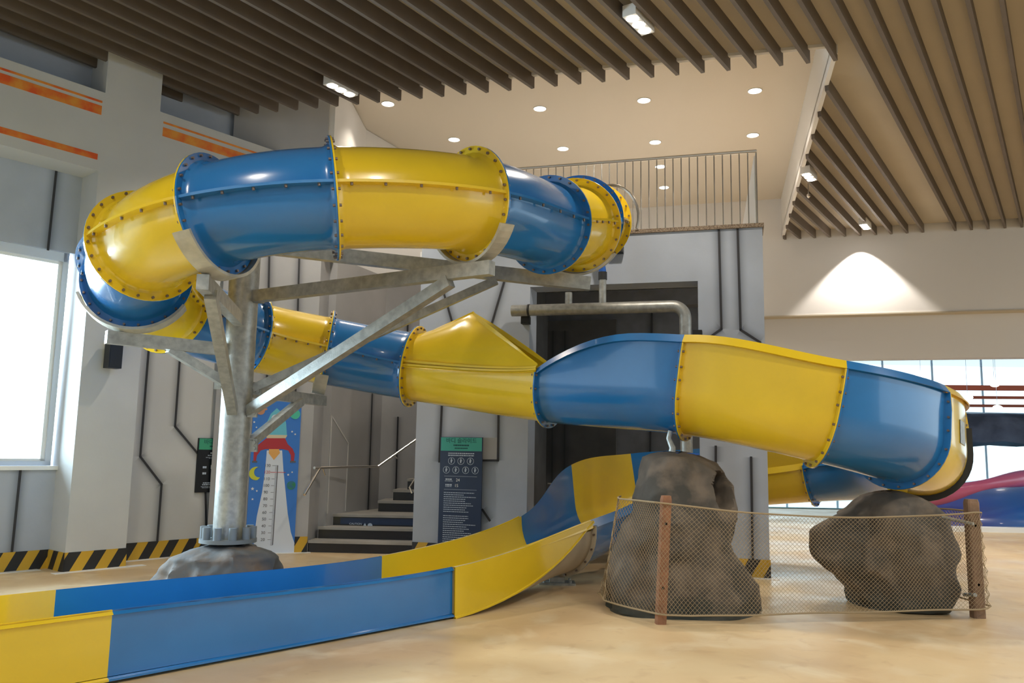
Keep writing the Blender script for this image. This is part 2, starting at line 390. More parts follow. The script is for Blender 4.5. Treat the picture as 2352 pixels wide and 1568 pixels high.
# hazard skirting (painted boards)
bb = struct(bpy.data.objects.new('baseboard_left', None)); C.objects.link(bb)
wbox(FA, -0.38, 0.40, 0, 0.235, 0, 0.012, 'striped_skirting', 'hazard', bb)
wbox(FA, -13.5, -0.37, 0, 0.235, REC, REC+0.012, 'striped_skirting', 'hazard', bb)
hz = MB(); hz.fbox(FA, 0.40, 2.0, 0, 0.235, REC, REC+0.012); hz.uv = [(u*0.62+0.1, v) for u, v in hz.uv]; hz.build('striped_skirting', 'hazard', bb)
FR = frame(FA(-0.37, 0, REC), FA.n)
FRm = frame(FA(-0.385, 0, REC), FA.n)
MB().hexa([FA(-0.385,0,REC),FA(-0.37,0,REC),FA(-0.37,0,0.012),FA(-0.385,0,0.012),FA(-0.385,0.235,REC),FA(-0.37,0.235,REC),FA(-0.37,0.235,0.012),FA(-0.385,0.235,0.012)],
          [(0.1,0),(0.1,0),(0.6,0),(0.6,0),(0.1,.235),(0.1,.235),(0.6,.235),(0.6,.235)]).build('striped_skirting', 'hazard', bb)
# white margin on the floor
mg = MB(); mg.fbox(FA, -0.52, 0.62, 0, 0.004, 0.0, 0.13); mg.fbox(FA, -13.5, -0.5, 0, 0.004, REC, REC+0.14); mg.fbox(FA, 0.4, 2.2, 0, 0.004, REC, REC+0.12)
trim = struct(bpy.data.objects.new('trim_1', None)); C.objects.link(trim)
mg.build('floor_margin', 'margin', trim)

# chart wall (faces the camera) and stair opening
cE = V((-3.07, 12.82, 0)); dC = az(72)
FC = frame(cE - dC*1.45, dC)
ws = struct(bpy.data.objects.new('wall_back', None)); C.objects.link(ws)
wbox(FC, 0, 1.45, 0, 7.7, -0.35, 0, 'wall_panel', 'wall_grey', ws)
for pts in ([(688,570),(678,930)], [(619,570),(612,930)]): plpx(FC, 0, pts, ws)
wbox(FC, -0.3, 1.45, 0, 0.235, 0, 0.012, 'striped_skirting', 'hazard', bb)
MB().fbox(FC, -0.2, 1.5, 0, 0.004, 0.0, 0.12).build('floor_margin', 'margin', trim)
# stairwell side wall, back wall and the white wall over it
sw = MB()
def vwall(mb, a, b, z0, z1, th=0.2):
    a = V((*a, 0)); b = V((*b, 0)); fr = frame(a, b-a); mb.fbox(fr, 0, (b-a).length, z0, z1, -th, 0); return fr
m1 = MB(); vwall(m1, (-3.07,12.82), (-2.92,14.6), 0, 7.7); m1.build('stairwell_side_wall', 'wall_grey', ws)
m1 = MB(); FB = vwall(m1, (-2.90,13.25), (-2.32,14.78), 0, 4.7); m1.build('stairwell_wall', 'wall_grey', ws)
m1 = MB(); FB2 = vwall(m1, (-2.32,14.78), (-0.9,15.6), 0, 4.7); m1.build('stairwell_wall', 'wall_grey', ws)
m1 = MB(); vwall(m1, (-2.97,12.84), (-2.9,15.2), 4.7, 7.7, 0.1); vwall(m1, (-2.9,15.2), (-1.0,19.0), 4.7, 7.7, 0.1); vwall(m1, (-1.0,19.0), (1.0,20.8), 4.7, 7.7, 0.1)
m1.build('upper_white_wall', 'wall_white', ws)
plpx(FB, 0, [(752,1178),(762,955),(800,1018),(793,1172)], ws, mt='line_pale', wdt=0.022)
plpx(FB, 0, [(855,905),(845,1172)], ws)
plpx(FB2, 0, [(914,958),(909,1130)], ws)
plpx(FB2, 0, [(938,690),(936,760)], ws)

# ------------------------------------------------------------------ tower with deck
dT = az(105.5)
TR = flo(1769, 1328); LT = 5.05
FT = frame(TR - dT*LT, dT)          # u = 0 .. LT left to right
def TU(px, py, n=0): return uv_on(FT, n, px, py)
uL = TU(1214, 900)[0]; uR = TU(1604, 760)[0]; uP = TU(948.5, 1200)[0]
zO = TU(1603, 645)[1]; zD = TU(1745, 522)[1]
tw = struct(bpy.data.objects.new('wall_tower', None)); C.objects.link(tw)
TH = 0.42
wbox(FT, uP, uL, 0, zO, -TH, 0, 'tower_pier', 'wall_cool', tw)
wbox(FT, uR, LT, 0, zO, -TH, 0, 'tower_pier', 'wall_cool', tw)
wbox(FT, uP, LT, zO, zD, -TH, 0, 'tower_head', 'wall_cool', tw)
# deck slab and carpet edge
dk = struct(bpy.data.objects.new('trim_2', None)); C.objects.link(dk)
wbox(FT, uP-0.2, LT, zD-0.35, zD, -7.6, -TH-0.002, 'deck_slab', 'wall_white', tw)
wbox(FT, uP, LT+0.02, zD+0.001, zD+0.055, -TH-0.05, 0.035, 'carpet_edge', 'carpet', dk)
# inner room under the deck
wbox(FT, uP, uR+0.25, 0, zD-0.36, -2.75, -2.6, 'room_back_wall', 'inner_grey', tw)
wbox(FT, uL-0.35, uL-0.3, 0, zD-0.36, -2.6, -TH-0.01, 'room_side_wall', 'inner', tw)
uDr = uv_on(FT, -2.6, 1417, 900)[0]
wbox(FT, uL-0.3, uDr, 0, uv_on(FT, -2.6, 1417, 735)[1], -2.6, -2.5, 'doorway_shade_panel', 'inner', tw)  # dark-coloured panel standing in for the shade of the doorway
wbox(FT, uL-0.3, uR+0.25, uv_on(FT,-2.4,1417,706)[1], zD-0.36, -2.6, -2.3, 'room_beam', 'inner_grey', tw)
for px in (1240, 1270, 1298): plpx(FT, -2.49, [(px,760),(px-2,1150)], tw, wdt=0.02)
plpx(FT, -2.59, [(1497,720),(1492,1150)], tw)
rl = thing('inner_guard_rail', FT(uL+0.5, 0, -1.0), 'dim horizontal guard rail inside the dark opening under the deck', 'guard rail')
for z_ in (0.72, 1.05):
    MB().tube([FT(uL-0.2,z_,-2.2), FT(uDr-0.1,z_,-2.2)], 0.012, 8).build('rail', 'galv', rl)
for u_ in (uL-0.1, uDr-0.15): MB().tube([FT(u_,0,-2.2), FT(u_,1.06,-2.2)], 0.014, 8).build('upright', 'galv', rl)
# painted panel lines on the tower
for pts in ([(1015,930),(1009,1060)], [(1145,950),(1144,1057),(1110,1057)], [(1010,640),(1045,762)], [(1160,640),(1127,752)],
            [(1108,1170),(1125,1195)],
            [(1651,524),(1657,755),(1625,778)], [(1694,524),(1701,757),(1746,786)],
            [(1725,1050),(1729,1288)], [(1644,1025),(1644,1060)]):
    plpx(FT, 0, pts, tw, wdt=0.03)
pan = TU(1145, 1057); MB().fbox(FT, TU(1110,1000)[0], TU(1142,1000)[0], pan[1], TU(1142,1005)[1], 0, 0.003).build('grey_panel', 'wall_grey', tw)
bt = struct(bpy.data.objects.new('baseboard_tower', None)); C.objects.link(bt)
wbox(FT, uR, LT+0.012, 0, 0.235, 0, 0.012, 'striped_skirting', 'hazard', bt)
wbox(FT, uP, uL, 0, 0.235, 0, 0.012, 'striped_skirting', 'hazard', bt)
MB().fbox(FT, uR-0.1, LT+0.12, 0, 0.004, 0.0, 0.13).build('floor_margin', 'margin', trim)

# deck railing
zR = TU(1722, 343)[1]
rail = thing('deck_railing', FT(3.0, zD+0.056, -0.1), 'steel balustrade along the front edge of the upper deck', 'railing')
MB().tube([FT(uP+0.1, zR, -0.08), FT(LT-0.06, zR, -0.08), FT(LT-0.06, zR, -2.5)], 0.024, 10).build('handrail', 'steel', rail)
u_ = LT-0.06; k = 0; bal = None
while u_ > uP+0.1:
    if bal is None:
        bal = MB().tube([FT(u_, zD+0.05, -0.08), FT(u_, zR-0.01, -0.08)], 0.009, 6).build('baluster', 'steel', rail); u_first = u_
    else:
        o = bal.copy(); C.objects.link(o); o.parent = rail; o.location = bal.location + FT.d*(u_-u_first)
    u_ -= 0.1155
for w_ in range(1, 20):
    o = bal.copy(); C.objects.link(o); o.parent = rail; o.location = bal.location - FT.n*(w_*0.125)
MB().hexa([FT(LT-0.09,zD+0.06,-0.12),FT(LT-0.08,zD+0.06,-0.12),FT(LT-0.30,zD+0.06,-1.3),FT(LT-0.31,zD+0.06,-1.3),FT(LT-0.09,zR-0.06,-0.12),FT(LT-0.08,zR-0.06,-0.12),FT(LT-0.10,zR-0.06,-1.3),FT(LT-0.11,zR-0.06,-1.3)]).build('side_panel', 'white', rail)
hoop = []
for k in range(17):
    a = rad(-20+k*13); hoop.append(FT(TU(1420,480)[0]+0.0+0.42*math.cos(a)-0.12, 4.95+0.5*math.sin(a), 0.06))
MB().tube(hoop, 0.022, 8).build('steel_hoop', 'steel', rail)

# ------------------------------------------------------------------ far wall (right), ceilings
A1 = V((6.0, 19.22, 0)); dF = az(106.4)
FF = frame(A1 - dF*12, dF)
wf = struct(bpy.data.objects.new('wall_far', None)); C.objects.link(wf)
wbox(FF, 0, 34, 4.85, 7.9, -0.3, 0, 'upper_beam_wall', 'wall_white', wf)
wbox(FF, 11.0, 34, 3.85, 4.85, -0.75, -0.32, 'lower_beam_wall', 'wall_white', wf)
wbox(FF, 0, 11.5, 0, 4.85, -0.3, 0, 'wall_panel', 'wall_white', wf)
wbox(FF, 11.0, 34, 4.84, 4.87, -0.75, 0.02, 'beam_soffit', 'board', wf)

ZS = 6.70
ce = struct(bpy.data.objects.new('ceiling', None)); C.objects.link(ce)
def edge_y(x): return 11.139 - 0.2527*x
E0, E1 = V((-4.7, edge_y(-4.7), 0)), V((4.10, edge_y(4.10)-0.05, 0)); G1 = V((6.42, 19.12, 0))
brd = MB()
zb, zt = 6.902, 6.96
def prism(mb, pts, z0, z1):
    k = len(pts); a = [V((p[0], p[1], z0)) for p in pts]; b = [V((p[0], p[1], z1)) for p in pts]
    mb.add(a+b, [tuple(range(k))[::-1], tuple(range(k, 2*k))] + [(i, (i+1)%k, k+(i+1)%k, k+i) for i in range(k)]); return mb
prism(brd, [(-14,-1), (-4.9, edge_y(-4.9)+.15), (E1.x, E1.y), (16,E1.y), (16,-1)], zb, zt)
prism(brd, [(E1.x,E1.y), (G1.x,G1.y), (22, 14.2), (22, E1.y)], zb, zt)
brd.build('ceiling_board', 'board', ce)
MB().box((-16,9,7.72), (30,24,7.8)).build('recess_ceiling', 'recess', ce)
fs = MB(); frF = frame(G1, E1-G1); fs.fbox(frF, 0, (G1-E1).length, 6.78, 7.75, -0.06, 0.0); fs.build('fascia', 'fascia', ce)
fs = MB(); frE = frame(E1, E0-E1); fs.fbox(frE, 0, (E1-E0).length, 6.86, 7.75, -0.06, 0.0); fs.build('fascia', 'fascia', ce)
# slats
dS = az(34.5); nS = V((dS.y, -dS.x, 0)); off0 = V((-2.38, 11.74, 0)).dot(nS)
def line_hit(p, d, a, b):
    # parameter along p + t d where it crosses the line a-b, and the parameter on a-b
    e = b-a; den = d.x*e.y - d.y*e.x
    if abs(den) < 1e-9: return None
    t = ((a.x-p.x)*e.y - (a.y-p.y)*e.x)/den; s_ = ((a.x-p.x)*d.y - (a.y-p.y)*d.x)/den
    return t, s_
def slat(p, t0, t1):
    a = p + dS*t0; b = p + dS*t1
    mb = MB(); mb.beam(V((a.x,a.y,ZS+0.10)), V((b.x,b.y,ZS+0.10)), 0.05, 0.20)
    mb.build('slat', 'slat', ce)
for k in range(-14, 38):
    p = nS*(off0 + 0.3157*k)
    tl = line_hit(p, dS, V((0,0.5,0)), V((1,0.5,0)))[0]
    w = line_hit(p, dS, FA(0,0,REC), FA(1,0,REC))
    te, se = line_hit(p, dS, V((-6.5,edge_y(-6.5),0)), V((4.15,edge_y(4.15),0)))
    tf, sf = line_hit(p, dS, FF(0,0,0.0), FF(1,0,0.0))
    if k < -6:
        # meets the wall: keep only the piece on the room side
        t0 = max(tl, w[0]+0.02) if dS.dot(FA.n) > 0 else tl
        t1 = te if dS.dot(FA.n) > 0 else min(te, w[0]-0.02)
        if t1 > t0: slat(p, t0, t1)
        continue
    if se <= 1.0:
        slat(p, tl, te)
        tg, sg = line_hit(p, dS, E1, G1)
        if 0 < sg < 1: slat(p, tg+0.1, tf-0.01)
    else: slat(p, tl, tf-0.01)

# downlights in the recess
DL = [(891,238),(1043,320),(1240,249),(1293,341),(1479,230),(1505,326),(1517,382),(1525,430),(1734,208),(1729,310)]
where = ['nearest the slat ends, at the far left of the cream recess', 'on the cream recess above the yellow tube section', 'third from the left along the front of the recess',
 'on the cream recess above the left end of the deck railing', 'on the cream recess below the large triple ceiling lamp', 'in the middle of the cream recess just above the deck railing',
 'seen through the deck railing, upper of two', 'seen through the deck railing, lower of two', 'on the cream recess nearest the white corner by the slats', 'on the cream recess beside the white fascia above the railing corner']
dl0 = None
for (px, py), wh in zip(DL, where):
    p = flo(px, py, 7.72)
    if dl0 is None:
        dl0 = thing('downlight', (p.x,p.y,7.72), 'round recessed downlight '+wh, 'ceiling light', 'round downlights in the recess')
        ring = MB().tube([p+V((0.115*math.cos(a),0.115*math.sin(a),-0.004)) for a in [2*math.pi*i/20 for i in range(20)]], 0.010, 6, closed=True); ring.build('trim_ring', 'lampbody', dl0)
        d_ = MB(); d_.add([p+V((0.105*math.cos(2*math.pi*i/20),0.105*math.sin(2*math.pi*i/20),-0.006)) for i in range(20)], [tuple(range(20))[::-1]]); d_.build('lamp_disc', 'lamp', dl0)
    else:
        o = dl0.copy(); C.objects.link(o); o.location = (p.x,p.y,7.72); o['label'] = 'round recessed downlight '+wh
        for ch in list(dl0.children):
            c = ch.copy(); C.objects.link(c); c.parent = o
    spot('downlight_beam', (p.x,p.y,7.70), (p.x,p.y,0), 95, 110, WARM, 0.1)

# triple-lamp ceiling fixtures between the slats
def triple(px, py, lab, z=6.66, sc_=1.0):
    p = flo(px, py, z); t = thing('triple_ceiling_lamp', p, lab, 'ceiling light', 'triple lamps between the slats')
    x = dS; y = nS
    hb = MB(); q = []
    for zz in (0.0, 0.14):
        for (a, b) in ((-.26,-.085),(.26,-.085),(.26,.085),(-.26,.085)): q.append(p + x*a*sc_ + y*b*sc_ + V((0,0,zz)))
    hb.hexa(q); hb.build('housing', 'lampbody', t)
    for a in (-.165, 0, .165):
        c = p + x*a*sc_ + V((0,0,-0.004))
        d_ = MB(); d_.add([c + x*0.072*sc_*math.cos(i*math.pi/8) + y*0.072*sc_*math.sin(i*math.pi/8) for i in range(16)], [tuple(range(16))]); d_.build('lamp_cell', 'lamp_w', t)
    return p
FX = [(1467,57,'triple ceiling lamp among the dark slats, the largest and topmost one'), (783,207,'triple ceiling lamp at the left end of the dark slats above the blue tube'),
      (1858,407,'triple ceiling lamp beside the white fascia above the deck railing corner'), (1987,521,'triple ceiling lamp over the bright patch on the far wall')]
for px, py, lab in FX:
    p = triple(px, py, lab)
    if px == 1987:
        ul = (p-FF.o).dot(FF.d); spot('wall_wash', FF(ul, 6.60, 0.34), FF(ul, 0.0, 0.30), 420, 94, (1,0.92,0.82), 0.04, 0.3)
    else:
        spot('lamp_beam', (p.x, p.y, 6.62), (p.x, p.y, 0), 260, 130, WARM, 0.12)
for (x, y) in ((-3.5,3.5),(0.5,3.0),(4.5,4.5),(8.5,8.0),(8.0,12.5),(12.0,10.0)):  # assumed lamps out of view, added to light the front of the hall
    spot('lamp_beam', (x, y, 6.62), (x, y, 0), 260, 130, WARM, 0.12)
# small sprinkler
p = flo(1857, 449, 6.6); sp = thing('sprinkler_head', p, 'small sprinkler head hanging below the slats by the white fascia', 'sprinkler')
MB().tube([p, p+V((0,0,0.25))], 0.008, 6).build('pipe', 'steel', sp)
MB().tube([p+V((0,0,-0.05)), p+V((0,0,-0.02)), p+V((0,0,0.02)), p+V((0,0,0.04))], [0.01,0.035,0.035,0.01], 10).build('head', 'steel', sp)

# ------------------------------------------------------------------ slide geometry
def catmull(pts, per):
    """pts: list of tuples; returns list of lists of interpolated tuples, one list per span"""
    n = len(pts); out = []
    for i in range(n-1):
        p0 = pts[max(i-1,0)]; p1 = pts[i]; p2 = pts[i+1]; p3 = pts[min(i+2,n-1)]
        seg = []
        for k in range(per+1):
            t = k/per
            seg.append(tuple(0.5*((2*b)+(-a+c)*t+(2*a-5*b+4*c-d)*t*t+(-a+3*b-3*c+d)*t**3) for a,b,c,d in zip(p0,p1,p2,p3)))
        out.append(seg)
    return out
Jt = [(1.02,10.55,4.60),(0.80,9.72,4.40),(0.70,9.12,4.16),(0.36,8.62,4.02),(-0.41,7.42,3.87),(-1.57,6.88,3.73),(-2.57,6.88,3.57),(-3.42,7.44,3.42),(-3.85,8.24,3.27),(-3.86,9.12,3.12),(-3.28,10.14,2.96),(-2.42,10.62,2.84),(-1.27,10.66,2.66)]
Jt = [V(p) for p in Jt]
cols_t = ['yellow','blue','yellow','blue','yellow','blue','yellow','blue','yellow','blue','yellow','blue']
slide = thing('water_slide', (0.4, 9.9, 0), 'blue and yellow fibreglass water slide, closed tube above and open flume below', 'water slide')
spans = catmull([tuple(p) for p in Jt] + [(0.45,9.95,2.40)], 10)[:12]
def frames(pts):
    fr = []
    for i, p in enumerate(pts):
        a = pts[max(i-1,0)]; b = pts[min(i+1,len(pts)-1)]; t = (b-a).normalized()
        s_ = t.cross(V((0,0,1))).normalized(); fr.append((p, t, s_, s_.cross(t)))   # s_ points to the right of the flow
    return fr
allp = [V(p) for i, sp_ in enumerate(spans) for p in (sp_ if i == 0 else sp_[1:])]
allf = frames(allp)
RB, RF = 0.438, 0.535
def half(f, a0, a1, r, th, n=16, flare=0.0):
    p, t, s_, u_ = f; out = []
    for k in range(n+1):
        a = rad(a0+(a1-a0)*k/n); out.append(p + (s_*math.cos(a)+u_*math.sin(a))*(r+flare))
    for k in range(n, -1, -1):
        a = rad(a0+(a1-a0)*k/n); out.append(p + (s_*math.cos(a)+u_*math.sin(a))*(r-th))
    return out
def bolts(mb, c, n_, r=0.013, h=0.022):
    n_ = n_.normalized(); x = n_.cross(V((0.3,0.5,0.8))).normalized(); y = n_.cross(x)
    vs = []
    for hh in (0, h):
        for k in range(6): vs.append(c + n_*hh + (x*math.cos(k*math.pi/3)+y*math.sin(k*math.pi/3))*r)
    mb.add(vs, [(k,(k+1)%6,6+(k+1)%6,6+k) for k in range(6)]+[(6,7,8,9,10,11)])
def flange_ring(f, sgn, col, parent, a0=0, a1=360, ro=RF, ri=RB-0.01, th=0.014):
    p, t, s_, u_ = f; n = 48; mb = MB(); rings = []
    for (r, d) in ((ri,0),(ro,0),(ro,th),(ri,th)):
        rings.append([p + t*(sgn*d) + (s_*math.cos(rad(a0+(a1-a0)*k/n))+u_*math.sin(rad(a0+(a1-a0)*k/n)))*r for k in range(n+1)])
    R4 = [[rings[j][k] for j in range(4)] for k in range(n+1)]
    mb.loft(R4, closed_ring=True, smooth=False)
    return mb.build('flange', col, parent)
for i in range(12):
    col = cols_t[i]; fr = allf[i*10:i*10+11]
    lo = MB(); up_ = MB()
    fl_at = lambda k, n=10: 0.035*max(0.0, 1-min(k, n-k)/1.0) if True else 0
    # densify the ends for the flare into the flange
    fs_ = []
    for k in range(11):
        fs_.append((fr[k], 0.0))
    def mixf(a, b, t):
        q = [a[j]*(1-t)+b[j]*t for j in range(4)]; return (q[0], q[1].normalized(), q[2].normalized(), q[3].normalized())
    seq = [(fr[0],0.05),(mixf(fr[0],fr[1],0.25),0.018),(mixf(fr[0],fr[1],0.55),0.003)] + [(fr[k],0.0) for k in range(1,10)] + [(mixf(fr[10],fr[9],0.55),0.003),(mixf(fr[10],fr[9],0.25),0.018),(fr[10],0.05)]
    lo.loft([half(f, -180, 0, RB, 0.012, flare=e) for f, e in seq]); up_.loft([half(f, 0, 180, RB, 0.012, flare=e) for f, e in seq])
    sec = lo.build('tube_section', col, slide)
    up_.build('upper_shell', col, sec)
    for sg in (1, -1):
        sm = MB(); rg = []
        for f in fr:
            p, t, s_, u_ = f
            rg.append([p + s_*sg*a + u_*b for a, b in ((RB-0.01,-0.012),(RB+0.078,-0.012),(RB+0.078,0.012),(RB-0.01,0.012))])
        sm.loft(rg, smooth=False)
        sm.build('seam_flange', col, sec)
    bm_ = MB()
    for (f, sg) in ((fr[0],1),(fr[10],-1)):
        fo = (f[0]+f[1]*(0.001*sg), f[1], f[2], f[3])
        flange_ring(fo, sg, col, sec)
        for k in range(24):
            a = rad(k*15+7.5); d = f[2]*math.cos(a)+f[3]*math.sin(a)
            bolts(bm_, f[0]+d*(RF-0.028)+f[1]*(0.014*sg), f[1]*sg)
    for k in range(1, 10):
        if k % 2:
            f = fr[k]
            for sg in (1,-1): bolts(bm_, f[0]+f[2]*sg*(RB+0.05)-f[3]*0.012, -f[3])
    bm_.build('bolts', 'bolt', sec, kind='stuff')

# open flume: x, y, zbottom, half width, left rim z, right rim z, box blend
ST = [(0.45,9.95,1.94,.50,2.46,2.56,0),   # J8
      (1.93,9.12,1.80,.50,2.30,2.86,0),   # J9
      (3.15,8.62,1.54,.50,2.10,2.57,0),   # J10
      (4.20,9.02,1.32,.50,1.90,2.39,0),   # J11
      (5.00,10.10,1.14,.50,1.72,2.26,0),  # J12
      (5.08,11.35,1.03,.50,1.60,2.06,0),
      (4.50,12.22,0.93,.50,1.50,1.86,0),  # J13
      (3.25,12.48,0.78,.50,1.33,1.70,0),
      (2.25,12.08,0.56,.52,1.15,1.60,0),  # J15
      (1.36,11.28,0.35,.53,0.98,1.43,0),  # J16
      (0.60,10.27,0.15,.53,0.80,0.78,0),  # K
      (-0.92,8.44,0.02,.53,0.48,0.48,1),  # R1
      (-3.06,6.10,0.02,.53,0.48,0.48,1),
      (-5.30,3.65,0.02,.53,0.48,0.48,1)]
pre = (-1.27,10.66,2.21,.455,2.66,2.66,0)
PER = 12
sp2 = catmull([pre]+ST, PER)
NA = 20
def prof(st, off, i_t):
    """half-pipe profile, left rim -> bottom -> right rim, offset outwards by off; returns (lateral, z) list"""
    x, y, zb_, hw, zl, zr, bx = st; bx = min(max(bx,0),1); out = []
    for k in range(NA+1):
        a = math.pi*(1-k/NA)                      # pi (left) .. 0 (right)
        c, s_ = math.cos(a), -math.sin(a)
        rr = min(hw, 1e9)
        rx, rz = c*hw, hw+s_*hw
        # box with small corners
        cc = max(-1, min(1, c*1.45)); bz = 0 if abs(c*1.45) < 1 else (abs(c*1.45)-1)/0.45*hw
        e = bx*bx*(3-2*bx)
        lx = rx*(1-e) + cc*hw*e; lz = rz*(1-e) + bz*e
        nx, nz = c*(1-e)+(0 if abs(cc)<1 else math.copysign(1,cc))*e, s_*(1-e)+(-1 if abs(cc)<1 else 0)*e
        L = math.hypot(nx,nz) or 1
        out.append([lx+nx/L*off, lz+nz/L*off])
    # walls up to the rims (compress when rim is lower than the springing)
    topL, topR = zl-zb_, zr-zb_
    res = []
    def fitz(z, top): return z*min(1.0, top/max(out[0][1],0.01)) if top < out[0][1] else z
    n2 = NA//2
    res.append((out[0][0], topL)); res.append((out[0][0], max(topL-0.001, 0)*0.5+min(out[0][1], topL)*0.5))
    for k, (a, b) in enumerate(out): res.append((a, fitz(b, topL if k <= n2 else topR)))
    res.append((out[-1][0], max(topR-0.001,0)*0.5+min(out[-1][1], topR)*0.5)); res.append((out[-1][0], topR))
    return res
def st_frame(sts, i):
    a = sts[max(i-1,0)]; b = sts[min(i+1,len(sts)-1)]
    t = V((b[0]-a[0], b[1]-a[1], b[2]-a[2])).normalized()
    s_ = t.cross(V((0,0,1))).normalized(); u_ = s_.cross(t)
    return V(sts[i][:3]), t, s_, u_
allst = [s for i, q in enumerate(sp2) for s in (q if i == 0 else q[1:])]
# rim rise right after J8
for i, s in enumerate(allst):
    k = (i-PER)/PER
    if 0 < k < 1:
        s = list(s); s[5] = 2.56 + (2.86-2.56)*min(1.0, math.sin(min(k*1.35,1)*math.pi/2)**0.85) + 0.05*math.sin(k*math.pi); allst[i] = tuple(s)
def ring3(i, pr): 
    p, t, s_, u_ = st_frame(allst, i); return [p + s_*a + u_*b for a, b in pr]
cols_f = ['blue','yellow','blue','yellow','blue',None,'yellow','blue','yellow','blue','yellow','blue','yellow']
THK = 0.014
def closed_prof(st, lip=0.05, lh=0.085):
    o_ = prof(st, 0.0, 0); i_ = prof(st, -THK, 0)
    x, y, zb_, hw, zl, zr, bx = st; bx = min(max(bx,0),1)
    lip = lip*(1-bx)+0.022*bx; lh = lh*(1-bx)+0.03*bx
    L, R_ = o_[0], o_[-1]
    pts = [(L[0]-lip, L[1]-lh)]
    inn = [(i_[0][0], L[1])] + i_[1:-1] + [(i_[-1][0], R_[1])]
    pts += inn
    pts += [(R_[0]+lip, R_[1]-lh), (R_[0]+lip-0.012, R_[1]-lh-0.004), (R_[0], R_[1]-0.03)]
    pts += list(reversed(o_[1:-1]))
    pts += [(L[0], L[1]-0.03), (L[0]-lip+0.012, L[1]-lh-0.004)]
    return pts
def flange_open(i, sgn, col, parent, bmb, width=0.07, th=0.014, zcut=0.09):
    p, t, s_, u_ = st_frame(allst, i); st = allst[i]
    a = prof(st, -0.002, 0); b = prof(st, width, 0)
    top = min(st[4], st[5])-st[2]
    A = [q for q in a]; B = [q for q in b]
    A[0] = (A[0][0], A[0][1]-zcut); B[0] = (B[0][0]+0.02, B[0][1]-zcut); A[-1] = (A[-1][0], A[-1][1]-zcut); B[-1] = (B[-1][0]-0.02, B[-1][1]-zcut)
    rg = []
    for (q, w) in zip(A, B):
        rg.append([p+s_*q[0]+u_*q[1]+t*0.001*sgn, p+s_*w[0]+u_*w[1]+t*0.001*sgn, p+s_*w[0]+u_*w[1]+t*sgn*th, p+s_*q[0]+u_*q[1]+t*sgn*th])
    mb = MB(); mb.loft(rg, smooth=False); mb.build('flange', col, parent)
    mid = [((q[0]*0.35+w[0]*0.65), (q[1]*0.35+w[1]*0.65)) for q, w in zip(A, B)]
    acc = 0.0
    for j in range(1, len(mid)):
        L = math.hypot(mid[j][0]-mid[j-1][0], mid[j][1]-mid[j-1][1]); n_ = max(1, round(L/0.115)) if L > 0.2 else 1
        if L <= 0.2:
            acc += L
            if acc < 0.105: continue
            acc = 0
        for q in range(n_):
            f = (q+0.5)/n_; c = (mid[j-1][0]*(1-f)+mid[j][0]*f, mid[j-1][1]*(1-f)+mid[j][1]*f)
            bolts(bmb, p+s_*c[0]+u_*c[1]+t*sgn*th, t*sgn)
i = 0
while i < len(cols_f):
    j = i+1
    if i+1 < len(cols_f) and cols_f[i+1] is None: j = i+2
    a, b = (i+1)*PER, (j+1)*PER; col = cols_f[i]
    sec = MB().loft([ring3(k, closed_prof(allst[k])) for k in range(a, b+1)])
    if i == 10: sec = sec.build('flume_section', 'yellow_in', slide, label='yellow flume section easing from round trough to flat run-out')
    else: sec = sec.build('flume_section', col, slide)
    bmb = MB()
    if i < 10:
        flange_open(a, 1, col, sec, bmb); flange_open(b, -1, col, sec, bmb)
        bmb.build('bolts', 'bolt', sec, kind='stuff')
    if i > 10:
        for sg in (-1, 1):
            fm = MB(); rg = []
            for k in (a, b):
                p, t, s_, u_ = st_frame(allst, k); rg.append([p+s_*sg*q[0]+u_*q[1] for q in ((.52,0.0),(.56,0.0),(.56,.014),(.53,.022))])
            fm.loft(rg, smooth=False); fm.build('foot_lip', col, sec)
    if i == 10:
        # bare underside and the yellow side panels that close the run-out walls
        und = MB(); rg = []
        for k in range(a, b+1):
            pr = prof(allst[k], 0.006, 0)[2:-2]; pr2 = prof(allst[k], 0.018, 0)[2:-2]
            p, t, s_, u_ = st_frame(allst, k); rg.append([p+s_*q[0]+u_*q[1] for q in pr]+[p+s_*q[0]+u_*q[1] for q in reversed(pr2)])
        und.loft(rg); und.build('bare_underside', 'beige_gel', sec)
        for sg in (-1, 1):
            pm = MB(); rg = []
            for k in range(a, b+1):
                f = (k-a)/(b-a); st = allst[k]; p, t, s_, u_ = st_frame(allst, k)
                top = (st[4] if sg < 0 else st[5])-st[2]; ze = top*(1-f)**1.6 if f < 1 else 0
                ze = min(ze, top-0.03) - 0.02*f; x0 = st[3]+0.02; x1 = st[3]+0.034
                rg.append([p+s_*sg*q[0]+u_*q[1] for q in ((x0, top-0.002),(x1, top-0.002),(x1, ze+0.02),(x1+0.012, ze+0.014),(x1+0.012, ze),(x0, ze))])
            pm.loft(rg, smooth=False); pm.build('side_panel', 'yellow', sec)
        flm = MB(); flange_open(a, 1, 'beige_gel', sec, flm); flm.build('bolts', 'bolt', sec, kind='stuff')
    i = j
